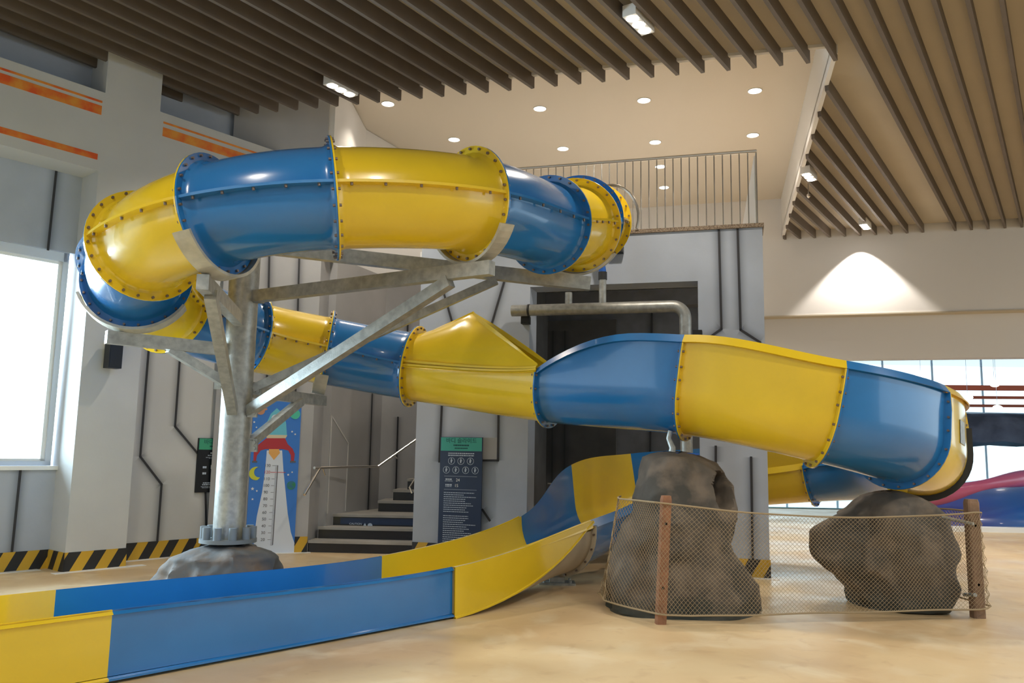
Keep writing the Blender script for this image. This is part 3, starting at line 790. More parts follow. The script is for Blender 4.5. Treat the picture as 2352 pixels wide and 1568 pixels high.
# yellow open transition between the tube and the flume
tr = MB().loft([ring3(k, closed_prof(allst[k], lip=0.04, lh=0.05)) for k in range(0, PER+1)]).build('transition_section', 'yellow', slide, label='yellow transition with a peaked open hood')
hb = MB()
def hoodring(k, sg):
    f = k/PER; st = allst[k]; p, t, s_, u_ = st_frame(allst, k); fp = 0.42
    base = (st[5] if sg > 0 else st[4]) - st[2]; rr = st[3]
    hgt = 0.44 + 0.30*min(f/fp,1)**1.5
    amax = math.pi/2 if f <= fp else math.asin(max(0.0, 1-(f-fp)/(1-fp))**0.9)
    o_ = []
    for j in range(13):
        a = amax*j/12; q = (rr*math.cos(a)**(1+0.25*min(f/fp,1)), base+hgt*math.sin(a))
        o_.append(q)
    o_[-1] = (o_[-1][0]+0.035*min(1,f*3), o_[-1][1]+(0.02 if f > 0.1 else 0))
    n_ = [(q[0]-0.012*math.cos(amax*j/12), q[1]-0.012*math.sin(amax*j/12)) for j, q in enumerate(o_)]
    if f > 0.99: o_ = [(rr, base+0.004*j) for j in range(13)]; n_ = [(rr-0.012, base+0.004*j) for j in range(13)]
    return [p+s_*sg*q[0]+u_*q[1] for q in o_] + [p+s_*sg*q[0]+u_*q[1] for q in reversed(n_)]
for sg in (1, -1): MB().loft([hoodring(k, sg) for k in range(0, PER+1)]).build('hood', 'yellow', tr)
ff0 = allf[-1]; flange_ring((ff0[0]+ff0[1]*0.001, *ff0[1:]), 1, 'yellow', tr)
bmb = MB()
for k in range(24):
    a = rad(k*15+7.5); d = ff0[2]*math.cos(a)+ff0[3]*math.sin(a); bolts(bmb, ff0[0]+d*(RF-0.028)+ff0[1]*0.015, ff0[1])
flange_open(PER, -1, 'yellow', tr, bmb)
bmb.build('bolts', 'bolt', tr, kind='stuff')
# raised seam ribs along the transition
sm = MB()
for dz in (0.0, 0.05):
    rg = []
    for k in range(0, PER+1):
        st = allst[k]; p, t, s_, u_ = st_frame(allst, k); b_ = st[5]-st[2]+dz*(1-0.5*k/PER)-0.02
        rg.append([p+s_*q[0]+u_*q[1] for q in ((st[3]-.01,b_-.012),(st[3]+.03,b_-.012),(st[3]+.03,b_+.012),(st[3]-.01,b_+.012))])
    sm.loft(rg, smooth=False)
sm.build('seam_rib', 'yellow', tr)
# small plate stuck on the yellow bend and the black strip under it
k = 4*PER + 5; p, t, s_, u_ = st_frame(allst, k)
pl = MB(); rg = []
for kk in (4*PER+4, 4*PER+5, 4*PER+6):
    p, t, s_, u_ = st_frame(allst, kk); rg.append([p+s_*(0.502)+u_*0.52, p+s_*(0.508)+u_*0.52, p+s_*(0.508)+u_*0.78, p+s_*(0.502)+u_*0.78])
pl.loft(rg, smooth=False); pl.build('maker_plate', 'galv', slide, label='small grey printed plate')
sb = MB(); kk = 5*PER-1; p, t, s_, u_ = st_frame(allst, kk); pr = prof(allst[kk], 0.075, 0); pr2 = prof(allst[kk], 0.005, 0)  # added strip, its black stands in for the shaded back of the flange
rg = []
for q, w in list(zip(pr, pr2))[NA//2:]: 
    rg.append([p+s_*w[0]+u_*w[1]-t*.03, p+s_*q[0]+u_*q[1]-t*.03, p+s_*q[0]+u_*q[1]+t*.03, p+s_*w[0]+u_*w[1]+t*.03])
sb.loft(rg[:-1], smooth=False); sb.build('flange_shade', 'blackmetal', slide, label='black curved strip standing for the shaded flange under the yellow bend')
# foot under joint K
kK = 11*PER; p, t, s_, u_ = st_frame(allst, kK)
ft = thing('floor_bracket', (p.x, p.y, 0), 'low galvanised foot bracket under the open trough joint', 'bracket')
MB().box((p.x-0.22,p.y-0.13,0), (p.x+0.22,p.y+0.13,0.025)).build('base_plate', 'galv', ft)
MB().box((p.x-0.09,p.y-0.06,0.025), (p.x+0.09,p.y+0.06,0.085)).build('stem', 'galv', ft)
bb_ = MB()
for sx in (-.16,.16):
    for sy in (-.08,.08): bolts(bb_, V((p.x+sx,p.y+sy,0.025)), V((0,0,1)), 0.018, 0.03)
bb_.build('bolts', 'galv', ft, kind='stuff')
# bracket on the first boulder
b9 = st_frame(allst, 2*PER)[0]
br = thing('slide_bracket', (b9.x-0.06, b9.y, 1.56), 'galvanised bracket carrying the flume on the tall boulder', 'bracket')
MB().tube([(b9.x-0.17,b9.y-.12,1.58),(b9.x-0.16,b9.y-.12,1.66),(b9.x-0.2,b9.y-.12,1.76),(b9.x-0.18,b9.y-.12,1.84)], [0.045,0.036,0.03,0.028], 10).build('stem', 'galv', br)
MB().box((b9.x-0.3,b9.y-.25,1.585), (b9.x+0.1,b9.y+.1,1.605)).build('base_plate', 'bluepipe', br)

# ------------------------------------------------------------------ support post with arms
pb = V((-2.99, 8.95, 0))
post = thing('support_post', pb, 'thick galvanised steel post with arms carrying the tube slide', 'post')
MB().tube([pb+V((0,0,0.58)), pb+V((0,0,3.85))], 0.163, 28).build('column', 'galv', post)
MB().tube([pb+V((0,0,0.575)), pb+V((0,0,0.615))], 0.295, 28).build('base_flange', mat('grey_base_plate', (0.17,0.19,0.20), 0.6), post)
for k in range(10):
    a = 2*math.pi*(k+0.3)/10; c = pb+V((0.248*math.cos(a), 0.248*math.sin(a), 0.615))
    MB().tube([c, c+V((0,0,0.125))], 0.042, 12).build('bolt_cap', mat('grey_bolt_cap', (0.17,0.20,0.225), 0.5) if k == 0 else bpy.data.materials['grey_bolt_cap'], post)
def jf(i): return allf[i*10]
def cradle(f, a0, a1, ro=RF+0.035, w=0.16):
    p, t, s_, u_ = f; n = 20; rg = []
    for k in range(n+1):
        a = rad(a0+(a1-a0)*k/n); d = s_*math.cos(a)+u_*math.sin(a)
        rg.append([p+d*(RF+0.008)-t*w/2, p+d*ro-t*w/2, p+d*ro+t*w/2, p+d*(RF+0.008)+t*w/2])
    mb = MB().loft(rg, smooth=False)
    mb.add(rg[0], [(0,1,2,3)]); mb.add(rg[-1], [(3,2,1,0)])
    mb.build('cradle', 'galv_pale', post)
    return p - u_*(RF+0.03)
def arm(a, b, w=0.10, h=0.13): MB().beam(a, b, w, h).build('arm', 'galv', post)
def brace(a, b, w=0.09, h=0.09): MB().beam(a, b, w, h).build('brace', 'galv', post)
c1 = cradle(jf(6), -150, -25)
e = V((c1.x-0.10, c1.y-0.15, c1.z-0.07)); arm(V((pb.x, pb.y, e.z)), e)
brace(V((e.x-.02, e.y+0.25, e.z-0.06)), pb+V((0.02,-0.17,1.96)), 0.10, 0.10)
c2 = cradle(jf(4), -150, -20); e2 = at(1130, 615, 7.25); arm(V((pb.x+0.16, pb.y-0.05, e2.z)), e2)
b2 = V((pb.x,pb.y,e2.z)).lerp(e2, 0.86); brace(pb+V((0.16,-0.05,1.97)), b2-V((0,0,.08)), 0.10, 0.11)
c3 = cradle(jf(8), -158, -30); e3 = V((c3.x-0.22, c3.y-0.05, c3.z-0.07)); arm(V((pb.x,pb.y,e3.z-0.02)), e3)
b3 = V((pb.x,pb.y,e3.z)).lerp(e3, 0.55); brace(pb+V((-0.1,0.0,2.25)), b3-V((0,0,.06)))
c4 = cradle(jf(11), -140, -40); e4 = at(757, 914, c4.y+0.0); e4.z = c4.z-0.09; arm(V((pb.x+0.1,pb.y+0.1,e4.z)), V((c4.x+0.05,c4.y+0.1,e4.z)))
b4 = V((pb.x,pb.y,e4.z)).lerp(e4, 0.65); brace(pb+V((0.16,0.02,1.62)), b4-V((0,0,.05)))
c5 = cradle(jf(2), -140, -20); e5 = at(1355, 652, 9.05); s5 = V((pb.x+0.1, pb.y, at(590, 565, 8.95).z)); arm(s5, e5, 0.11, 0.15)
b5 = s5.lerp(e5, 0.72); brace(pb+V((0.16,0.05,2.22)), b5-V((0,0,.08)))
for z_, dx, dy in ((1.97,.2,-.06),(3.22,.2,-.06),(2.22,.2,.05),(1.6,.2,.02),(2.27,-.2,0)):
    gp = MB(); c = pb+V((dx,dy,z_)); gp.box((c.x-.05,c.y-.02,c.z-.07),(c.x+.05,c.y+.02,c.z+.07)); bolts(gp, c+V((0.02,-.02,0.03)), V((0,-1,0)), .02, .02); bolts(gp, c+V((0.02,-.02,-0.03)), V((0,-1,0)), .02, .02)
    gp.build('gusset_plate', 'galv', post, kind=None)

# ------------------------------------------------------------------ boulders
def boulder(name, mt, rows, depth, label, base, seed, amp=0.10, lobes=(), dent=None, nu=110, nv=72, yfront=None):
    """rows: (z, xmin, xmax, yc, half depth)"""
    def row(z):
        for a, b in zip(rows[:-1], rows[1:]):
            if a[0] <= z <= b[0]:
                t = (z-a[0])/(b[0]-a[0]); t = t*t*(3-2*t)*0.5+t*0.5
                return [x*(1-t)+y*t for x, y in zip(a, b)]
        return list(rows[-1])
    zt_ = rows[-1][0]; rings = []
    for iv in range(nv+1):
        z = rows[0][0] + (zt_-rows[0][0])*iv/nv
        _, x0, x1, yc, hd = row(z); R = []
        for iu in range(nu):
            a = 2*math.pi*iu/nu; ca, sa = math.cos(a), math.sin(a)
            ex = 0.85
            x = (x0+x1)/2 + (x1-x0)/2*math.copysign(abs(ca)**ex, ca); y = yc + hd*math.copysign(abs(sa)**ex, sa)
            q = V((x*1.1+seed, y*1.1, z*0.9)); d = noise.noise(q*1.6)*amp*1.5 + noise.noise(q*4.0)*amp*0.45 + abs(noise.noise(q*2.7))*-amp*0.9 + noise.noise(q*10)*amp*0.1
            if iv == 0: d *= 0.4
            n_ = V((ca, sa, 0)); P = V((x, y, z)) + n_*d
            for (lx, ly, lz, lr, lh) in lobes:
                dd = (P-V((lx,ly,lz))).length
                if dd < lr: P += n_*lh*(1-(dd/lr)**2)**0.8
            if dent:
                lx, ly, lz, rx, rz, dp = dent; e = ((P.x-lx)/rx)**2+((P.z-lz)/rz)**2
                if e < 1 and P.y < ly+0.2: P += V((-0.25, 1, 0))*dp*((1-e)*(1-e)*(3-2*(1-e)))
            R.append(P)
        rings.append(R)
    mb = MB().loft(rings)
    top = rings[-1]; c = sum(top, V())/len(top); prev = top
    for s_, dz in ((0.75,0.03),(0.5,0.05),(0.25,0.06)):
        R = [c + (p-c)*s_ + V((0,0,dz+0.02*noise.noise(p*4))) for p in top]; mb.loft([prev, R]); prev = R
    mb.add(prev, [tuple(range(len(prev)))], smooth=True)
    o = mb.build(name, mt); off = V(base); 
    for v_ in o.data.vertices: v_.co = v_.co - off
    o.location = off
    md = o.modifiers.new('weld', 'WELD'); md.merge_threshold = 0.0005
    return tag(o, label, 'boulder')
def X(px, y): return (px-1176)/1882*y
boulder('boulder', 'rock', [(0,1.02,2.56,8.80,.62),(0.12,1.03,2.54,8.80,.60),(0.35,1.06,2.46,8.80,.58),(0.6,1.12,2.36,8.84,.55),(0.85,1.20,2.36,8.88,.53),(1.05,1.27,2.42,8.92,.52),(1.25,1.34,2.42,8.95,.50),(1.40,1.38,2.33,8.95,.48),(1.50,1.42,2.24,8.95,.44),(1.555,1.46,2.12,8.95,.38)],
        0, 'tall brown artificial boulder under the middle of the open flume', (1.75,8.8,0), 3.1, 0.12, dent=(2.22, 8.75, 1.22, 0.115, 0.22, 0.40))
boulder('boulder', 'rock', [(0,3.78,4.68,9.25,.45),(0.10,3.74,4.76,9.25,.50),(0.28,3.68,4.82,9.28,.53),(0.5,3.52,4.83,9.28,.55),(0.75,3.52,4.82,9.28,.54),(0.95,3.64,4.76,9.28,.5),(1.08,3.84,4.64,9.25,.44),(1.17,3.96,4.50,9.25,.36)],
        0, 'wide lumpy brown boulder behind the net at the right', (4.1,9.2,0), 11.7, 0.12, lobes=((4.5,8.8,0.48,0.48,0.12),(3.55,9.3,0.62,0.42,0.16)))
boulder('boulder', 'rock_grey', [(0,-3.72,-2.26,8.9,.75),(0.14,-3.68,-2.30,8.9,.70),(0.30,-3.60,-2.35,8.9,.62),(0.43,-3.50,-2.42,8.92,.56),(0.50,-3.40,-2.52,8.95,.49)],
        0, 'low grey boulder around the foot of the steel post', (-3.0,8.9,0), 23.0, 0.17, nv=36)

# ------------------------------------------------------------------ net fence
pL = flo(1517, 1432); pR = flo(2246, 1418)
def fpost(p, topx, topy, w, mt, label):
    t_ = at(topx, topy, p.y)
    mb = MB(); n = 8; rg = []
    for f in (0, 0.3, 0.6, 0.97, 1.0):
        c = p.lerp(t_, f); s_ = w*(1 if f < 0.98 else 0.86)/2
        rg.append([c+V((s_*a, s_*b, 0)) for a, b in ((-1,-.75),(-.75,-1),(.75,-1),(1,-.75),(1,.75),(.75,1),(-.75,1),(-1,.75))])
    mb.loft(rg, smooth=False); mb.add(rg[-1], [tuple(range(8))]); mb.add(rg[0], [tuple(range(8))[::-1]])
    t = thing('fence_post', p, label, 'fence post', 'wooden posts holding the net')
    mb.build('timber', mt, t)
    kn = MB()
    for f in (0.28, 0.78):
        c = p.lerp(t_, f); bolts(kn, c+V((0.0,-w/2+0.004,0)), V((0,-1,0)), 0.016, 0.004)
    kn.build('bolt_holes', 'blackmetal', t, kind='stuff')
    return t_, t
tL, _ = fpost(pL, 1530, 1138, 0.098, 'post', 'reddish wooden fence post in front of the tall boulder')
tR, tRo = fpost(pR, 2230, 1146, 0.118, 'post2', 'brown wooden fence post at the right end of the net')
MB().tube([at(2165,1187,8.75), at(2236,1203,8.5)], 0.018, 10).build('tie_bar', 'galv', tRo, label='grey steel bar running back to the boulder')
MB().tube([at(2215,1365,8.75), at(2240,1366,8.5)], 0.02, 10).build('tie_bar', 'galv', tRo)
net = thing('rope_net', (3.0, 8.2, 0), 'tan diamond rope net slung between the two wooden posts', 'net')
yo = -0.10
# path of the net in plan: param s -> (xy, ztop, zbot)
pathpts = [(0.96,8.95,1.13,0.12),(0.97,8.50,1.13,0.12),(pL.x-0.02,pL.y+yo,1.13,0.10)]
N1 = 12
for k in range(1, N1+1):
    f = k/N1; zt1 = 1.13*(1-f)+1.06*f - 0.10*4*f*(1-f)*0.9; zb1 = 0.08*(1-f)+0.10*f - 0.0
    pathpts.append((pL.x*(1-f)+pR.x*f, pL.y*(1-f)+pR.y*f+yo*(1-f)-0.09*f, zt1, zb1))
pathpts += [(pR.x+0.11, pR.y-0.02, 1.05, 0.12),(pR.x+0.02, pR.y+0.45, 1.05, 0.14),(pR.x-0.15, pR.y+0.9, 1.04, 0.15)]
cum = [0.0]
for a, b in zip(pathpts[:-1], pathpts[1:]): cum.append(cum[-1]+math.hypot(b[0]-a[0], b[1]-a[1]))
LN = cum[-1]
def netp(s_, v_):
    s_ = max(0, min(LN, s_)); i = 0
    while i < len(cum)-2 and cum[i+1] < s_: i += 1
    f = (s_-cum[i])/(cum[i+1]-cum[i]); a, b = pathpts[i], pathpts[i+1]
    q = [x*(1-f)+y*f for x, y in zip(a, b)]
    if s_ < cum[2]: q[0] += 0.24*v_*(1-s_/cum[2])
    return V((q[0]+0.015*math.sin(s_*7+v_*3), q[1]+0.02*math.sin(s_*5.1+1.3*v_), q[3]+(q[2]-q[3])*v_))
mesh = MB(); pitch = 0.045; cellh = 1.0
def strand(pts, r=0.0021):
    vs = []; fs = []
    for p in pts:
        vs += [p+V((-r,-r*.6,0)), p+V((r,-r*.6,0)), p+V((0,r,0))]
    for i in range(len(pts)-1):
        for j in range(3): fs.append((i*3+j, i*3+(j+1)%3, i*3+3+(j+1)%3, i*3+3+j))
    mesh.add(vs, fs)
nst = int((LN+1.0)/pitch)
for k in range(nst):
    for sg in (1, -1):
        s0 = k*pitch - (1.0 if sg > 0 else 0.0)
        pts = []
        for q in range(9):
            v_ = q/8; s_ = s0 + sg*v_*1.0
            if -0.001 <= s_ <= LN+0.001: pts.append(netp(s_, v_))
        if len(pts) > 1: strand(pts)
mesh.build('mesh', 'rope', net, kind='stuff')
for v_, nm in ((1.0,'top_rope'),(0.0,'bottom_rope')):
    MB().tube([netp(LN*k/60, v_) for k in range(61)], 0.009, 7).build(nm, 'rope', net)

# ------------------------------------------------------------------ pump pipes
pp = thing('water_pipe', FT(TU(1577,700)[0], 0, 0.2), 'grey steel water pipe with an elbow across the dark opening', 'pipe')
pl_, pr_ = FT(TU(1176,712,0.2)[0], TU(1176,712,0.2)[1], 0.2), FT(TU(1545,705,0.2)[0], TU(1545,705,0.2)[1], 0.2)
pr_.z = pl_.z = (pl_.z+pr_.z)/2
pdir = (pr_-pl_).normalized(); path = [pl_]
for k in range(9):
    a = rad(90*k/8); path.append(pr_ + pdir*0.17*math.sin(a) - V((0,0,0.17*(1-math.cos(a)))))
path.append(pr_+pdir*0.17-V((0,0,1.2))); path.append(pr_+pdir*0.17-V((0,0,pr_.z-0.02)))
MB().tube(path, 0.083, 18).build('main_pipe', 'galv', pp)
MB().tube([pl_+pdir*0.24, pl_+pdir*0.27], 0.09, 18).build('coupling', 'black', pp)
for px, nm in ((1306,0),(1384,1)):
    q = FT(TU(px,700,0.2)[0], pr_.z+0.06, 0.2); topz = 4.02 if nm else 3.85
    MB().tube([q, V((q.x,q.y,topz+0.05 if nm else topz))], 0.052, 14).build('riser_pipe', 'galv', pp)
    if nm:
        MB().tube([V((q.x,q.y,4.02)), V((q.x,q.y,4.13))], 0.062, 14).build('coupling', 'black', pp)
        MB().tube([V((q.x,q.y,4.13)), V((q.x-0.02,q.y,4.25)), V((q.x-.05,q.y-.05,4.5))], 0.052, 14).build('hose', 'bluepipe', pp)
for px, py in ((1210,738),(1603,770)):
    u_, v_ = TU(px, py); MB().fbox(FT, u_-0.06, u_+0.06, v_-0.05, v_+0.06, 0, 0.12).build('bracket', 'blackmetal', pp)
jb = TU(1425, 560); kb = MB(); kb.fbox(FT, jb[0]-0.13, jb[0]+0.05, jb[1]-0.15, jb[1]+0.1, 0, 0.14); kb.build('entry_bracket', 'blackmetal', pp)

# ------------------------------------------------------------------ stairs
stc = thing('staircase', (-2.2, 13.3, 0), 'dark stone steps with grey treads leading up beside the tower', 'stairs')
lft = V((-3.04,12.83,0)); FSt = frame((-3.05,12.84,0), V((1.62,-0.06,0)))
WID = 2.4
def step(u0, u1, z0, z1, n0, n1, front=True):
    s_ = MB().fbox(FSt, u0, u1, z0, z1-0.04, n0, n1).build('step', 'riser', stc)
    MB().fbox(FSt, u0-0.01, u1, z1-0.04, z1, n0, n1+0.02).build('tread', 'tread', s_)
    return s_
step(0.0, WID, 0, 0.178, -0.32, 0.0); step(0.06, WID, 0, 0.355, -0.64, -0.30)
s3 = step(0.10, WID, 0, 0.53, -3.0, -0.62)
for k in range(5):
    u = uv_on(FSt, -1.35-0.0*k, [869,897,925,950,975][k], 1160)[0]
    step(u, u+1.6, 0.53+0.178*k, 0.53+0.178*(k+1), -2.8, -1.35-0.22*k)
# caution print on the third riser
FS3 = frame(FSt(0,0,-0.62), FSt.d)
cu, cv = uv_on(FSt, -0.62, 821, 1206); du, _ = uv_on(FSt, -0.62, 838, 1208); ou, _ = uv_on(FSt, -0.62, 847, 1209)
MB().fbox(FSt, cu-0.28, WID, 0.375, 0.475, -0.62, -0.617).build('caution_strip', 'navy', s3)
text('CAUTION', 0.045, FSt, cu-0.03, cv+0.022, -0.615, 'print_w', s3); scribble(FSt, cu, cv-0.018, 0.19, 0.016, -0.616, 'print_w', s3)
MB().poly(FSt, [(du-0.045,cv-0.04),(du+0.045,cv-0.04),(du,cv+0.04)], -0.617, -0.615).build('warning_triangle', 'print_w', s3)
MB().poly(FSt, [(ou+0.02+0.04*math.cos(i*.52),cv+0.04*math.sin(i*.52)) for i in range(12)], -0.617, -0.615).build('warning_disc', 'print_w', s3)
# wall handrail
hr = thing('stair_handrail', at(735,1073,13.2), 'bent stainless handrail on the stairwell wall', 'handrail')
MB().tube([at(699,1136,12.35), at(735,1074,12.85), at(800,1072,13.4), at(868,1071,14.0), at(960,1006,14.3)], 0.021, 10).build('rail', 'steel', hr)
MB().tube([at(722,1074,12.7), at(735,1074,12.85)], 0.021, 10).build('rail_end', 'steel', hr)
for a in ((747,1091,13.0,742,1076,12.95),(912,1052,14.35,905,1045,14.15)): MB().tube([at(*a[:3]), at(*a[3:])], 0.012, 8).build('rail_bracket', 'steel', hr)
h2 = thing('second_handrail', at(942,1120,13.0), 'short end of a brass-toned handrail beside the tower pier at the steps', 'handrail')
MB().tube([at(955,1098,13.2), at(941,1120,13.0), at(947,1132,13.0)], 0.02, 10).build('rail', 'steel', h2)

# ------------------------------------------------------------------ height chart
ch = thing('height_chart', FC(0.95,0,0.02), 'tall blue growth chart board with a rocket beside the stairs', 'chart')
c0 = uv_on(FC, 0.02, 562, 1272)[0]; c1_ = uv_on(FC, 0.02, 675, 1272)[0]; cz = uv_on(FC, 0.02, 690, 923)[1]
MB().fbox(FC, c0, c1_, 0.0, cz, 0.0, 0.02).build('board', 'chart_blue', ch)
def CU(px, py): return uv_on(FC, 0.022, px, py)
def plate(pts, mt, nm, n0=0.02, n1=0.023, px=True): return MB().poly(FC, [CU(*p) for p in pts] if px else pts, n0, n1).build(nm, mt, ch)
def ccw(pts): return pts
MB().poly(FC, [(c0+0.12,0.0),(c1_,0.0),(c1_,0.14),CU(668,1222),CU(661,1180),CU(656,1130),CU(651,1080),CU(648,1034),CU(613,1034),CU(609,1080),CU(602,1130),CU(590,1185),(c0+0.12,0.25)][::1], 0.02, 0.0225).build('exhaust_trail', 'chart_white', ch)
plate([(655,1006),(655,1006.5),(661,1020),(672,1030),(677,1042),(675,1060),(668,1060),(668,1045),(662,1034),(650,1031),(610,1031),(599,1034),(590,1046),(588,1059),(582,1059),(583,1036),(592,1022),(612,1006)], 'r_red', 'rocket_base')
plate([(656,1006),(658,1003),(660,999),(613,998),(612,1006)], 'r_cream', 'rocket_band', 0.02, 0.024)
plate([(659,999),(657,970),(650,950),(636,937),(622,950),(613,970),(610,999)], 'r_cyan', 'rocket_nose', 0.02, 0.0235)
def disc(px, py, r, mt, nm, n1=0.025, seg=20):
    u, v = CU(px, py); return MB().poly(FC, [(u+r*math.cos(2*math.pi*i/seg), v+r*math.sin(2*math.pi*i/seg)) for i in range(seg)], 0.02, n1).build(nm, mt, ch)
disc(633, 961, 0.063, 'chart_white', 'porthole'); disc(633, 961, 0.045, 'r_cyan', 'porthole_glass', 0.0262)
plate([(641,1031),(643,1040),(629,1056),(617,1040),(618,1031)], 'flame', 'flame', 0.02, 0.025)
for a in ((583,591),(670,679)): plate([(a[1],1058),(a[1],1062),(a[0]-4,1062),(a[0]-4,1058)], 'grey_print', 'rocket_foot', 0.02, 0.0255)
disc(599, 943, 0.062, 'planet', 'ringed_planet'); plate([(614,937),(614,941),(585,949),(584,945)], 'planet', 'planet_ring', 0.02, 0.0262)
disc(678, 951, 0.075, 'planet_g', 'green_planet')
disc(669, 1114, 0.065, 'earth', 'blue_planet')
mu, mv = CU(588, 1087); mo = []
for i in range(15): a = rad(105+ (360-150)*i/14-30+0); mo.append((mu+0.10*math.cos(a), mv+0.10*math.sin(a)))
for i in range(15): a = rad(285-(360-150)*i/14+0); mo.append((mu+0.045+0.075*math.cos(a), mv+0.02+0.078*math.sin(a)))
MB().poly(FC, mo, 0.02, 0.0255).build('moon', 'moon', ch)
for i, (px, py, r) in enumerate(((580,1122,.028),(590,1127,.018),(580,1146,.02),(662,1090,.02),(671,1084,.016),(671,991,.018),(678,997,.018),(584,969,.02),(589,981,.016))):
    u, v = CU(px, py); MB().poly(FC, [(u+(r if k%2==0 else r*.45)*math.cos(rad(90+36*k)), v+(r if k%2==0 else r*.45)*math.sin(rad(90+36*k))) for k in range(10)], 0.02, 0.025).build('star', 'white', ch)
# ruler
ru0 = CU(638, 1070); ru1 = CU(626, 1255)
MB().poly(FC, [(ru1[0]-.006,0.12),(ru1[0]+.006,0.12),(ru0[0]+.006,1.305),(ru0[0]-.006,1.305)], 0.0225, 0.025).build('ruler_line', 'grey_print', ch)
tk = MB()
for k in range(12, 131, 2):
    z = k/100; f = (z-0.12)/1.18; uu = ru1[0]*(1-f)+ru0[0]*f; L = 0.08 if k % 10 == 0 else (0.035)
    tk.fbox(FC, uu-L, uu, z-0.0025, z+0.0025, 0.0225, 0.0245)
    if k % 10 == 0 and k >= 20: text(str(k), 0.062, FC, uu-0.15, z, 0.025, 'red_print' if k == 120 else 'grey_print', ch)
tk.build('ruler_ticks', 'grey_print', ch, kind='stuff')
z = 1.2; MB().fbox(FC, ru0[0]-0.1, ru0[0]+0.12, z-.004, z+.004, 0.0225, 0.0248).build('red_mark', 'red_print', ch)

# ------------------------------------------------------------------ notice boards
def board(name, fr, u0, u1, v0, v1, n, label, body, head, headh, cat='sign', lean=True):
    t = thing(name, fr((u0+u1)/2, v0, n), label, cat)
    MB().fbox(fr, u0, u1, v0, v1, n, n+0.03).build('board', body, t)
    MB().fbox(fr, u0+0.008, u1-0.008, v1-headh, v1-0.006, n+0.03, n+0.033).build('header', head, t)
    return t
u0_, v1_ = TU(1013, 1003, 0.12); u1_, _ = TU(1109, 1006, 0.12)
info = board('information_board', FT, u0_, u1_, 0.0, v1_, 0.10, 'tall navy rules board with a teal header standing by the tower pier', 'navy', 'teal', 0.20)
wb = u1_-u0_; uc = (u0_+u1_)/2; nn = 0.1335
text('바디 슬라이드', 0.082, FT, uc, v1_-0.055, nn, 'print_d', info)
scribble(FT, uc, v1_-0.118, 0.24, 0.020, nn, 'print_d', info); scribble(FT, uc, v1_-0.160, 0.20, 0.014, nn, 'print_d', info)
nb = 0.1305
tl = MB()
def tline(v, w, h, ucx=None, seed=0):
    cx = uc if ucx is None else ucx; rnd = random.Random(int(v*1000)+seed); u = cx-w/2
    while u < cx+w/2:
        L = rnd.uniform(0.012, 0.04); tl.fbox(FT, u, min(u+L, cx+w/2), v-h/2, v+h/2, nb, nb+0.001); u += L+0.006
tline(v1_-0.235, 0.40, 0.016); tline(v1_-0.265, 0.40, 0.016)
for k in range(26):
    rnd = random.Random(k); w = rnd.uniform(0.28, 0.5); v = v1_-0.80-k*0.030
    if k == 10: continue
    tline(v, w, 0.010, uc-0.25+w/2, k)
for v in (v1_-0.565, v1_-0.755): tl.fbox(FT, uc-0.25, uc+0.25, v-.002, v+.002, nb, nb+.001)
tline(v1_-0.61, 0.10, 0.022, uc-0.18, 1); tline(v1_-0.635, 0.12, 0.008, uc-0.18, 2); tline(v1_-0.69, 0.10, 0.022, uc-0.18, 3); tline(v1_-0.715, 0.10, 0.008, uc-0.18, 4)
tl.build('small_print', 'print_w', info, kind='stuff')
text('24', 0.06, FT, uc-0.04, v1_-0.62, nb, 'white', info); text('15', 0.06, FT, uc-0.06, v1_-0.70, nb, 'white', info)
for row, (v, us) in enumerate(((v1_-0.345, (-.145,0,.145)), (v1_-0.475, (-.22,-.075,.075,.22)))):
    for du_ in us:
        rg = []; c_u = uc+du_
        for k in range(20):
            a = 2*math.pi*k/20; rg.append([FT(c_u+r_*math.cos(a), v+r_*math.sin(a), nb+dn) for r_, dn in ((.046,0),(.052,0),(.052,.002),(.046,.002))])
        rg.append(rg[0]); MB().loft(rg, smooth=False).build('rule_icon', 'print_w', info)
        pic = MB(); pic.poly(FT, [(c_u-.012,v-.028),(c_u+.004,v-.028),(c_u+.01,v),(c_u+.02,v+.006),(c_u+.004,v+.02),(c_u-.016,v+.012)], nb, nb+.0015)
        pic.poly(FT, [(c_u+.011*math.cos(i*.785)-.002,v+.029+.009*math.sin(i*.785)) for i in range(8)], nb, nb+.0015); pic.build('rule_pictogram', 'print_w', info)

s0u, s0v = uv_on(FA, REC+0.03, 457, 1007); s1u, s1v = uv_on(FA, REC+0.03, 449, 1131)
us0 = (s0u+s1u)/2; us1 = us0+0.66
wsgn = board('wall_sign', FA, us0, us1, s1v, s0v+0.01, REC, 'black height-limit sign with green header half hidden behind the steel post', 'ink', 'green', 0.17)
nA = REC+0.0335
text('바디 슬라이드', 0.085, FA, (us0+us1)/2, s0v-0.05, nA, 'print_d', wsgn); scribble(FA, (us0+us1)/2, s0v-0.11, 0.3, 0.018, nA, 'print_d', wsgn)
scribble(FA, (us0+us1)/2, s0v-0.21, 0.26, 0.02, nA-.003, 'white', wsgn)
scribble(FA, us0+0.12, s0v-0.42, 0.06, 0.03, nA-.003, 'print_w', wsgn); text('120 cm', 0.085, FA, us0+0.33, s0v-0.42, nA-.003, 'white', wsgn)
scribble(FA, us0+0.12, s0v-0.51, 0.06, 0.03, nA-.003, 'print_w', wsgn); text('90 kg', 0.085, FA, us0+0.33, s0v-0.51, nA-.003, 'white', wsgn)
scribble(FA, us0+0.33, s0v-0.33, 0.16, 0.026, nA-.003, 'white', wsgn); scribble(FA, us0+0.33, s0v-0.60, 0.16, 0.026, nA-.003, 'white', wsgn)
tl2 = MB()
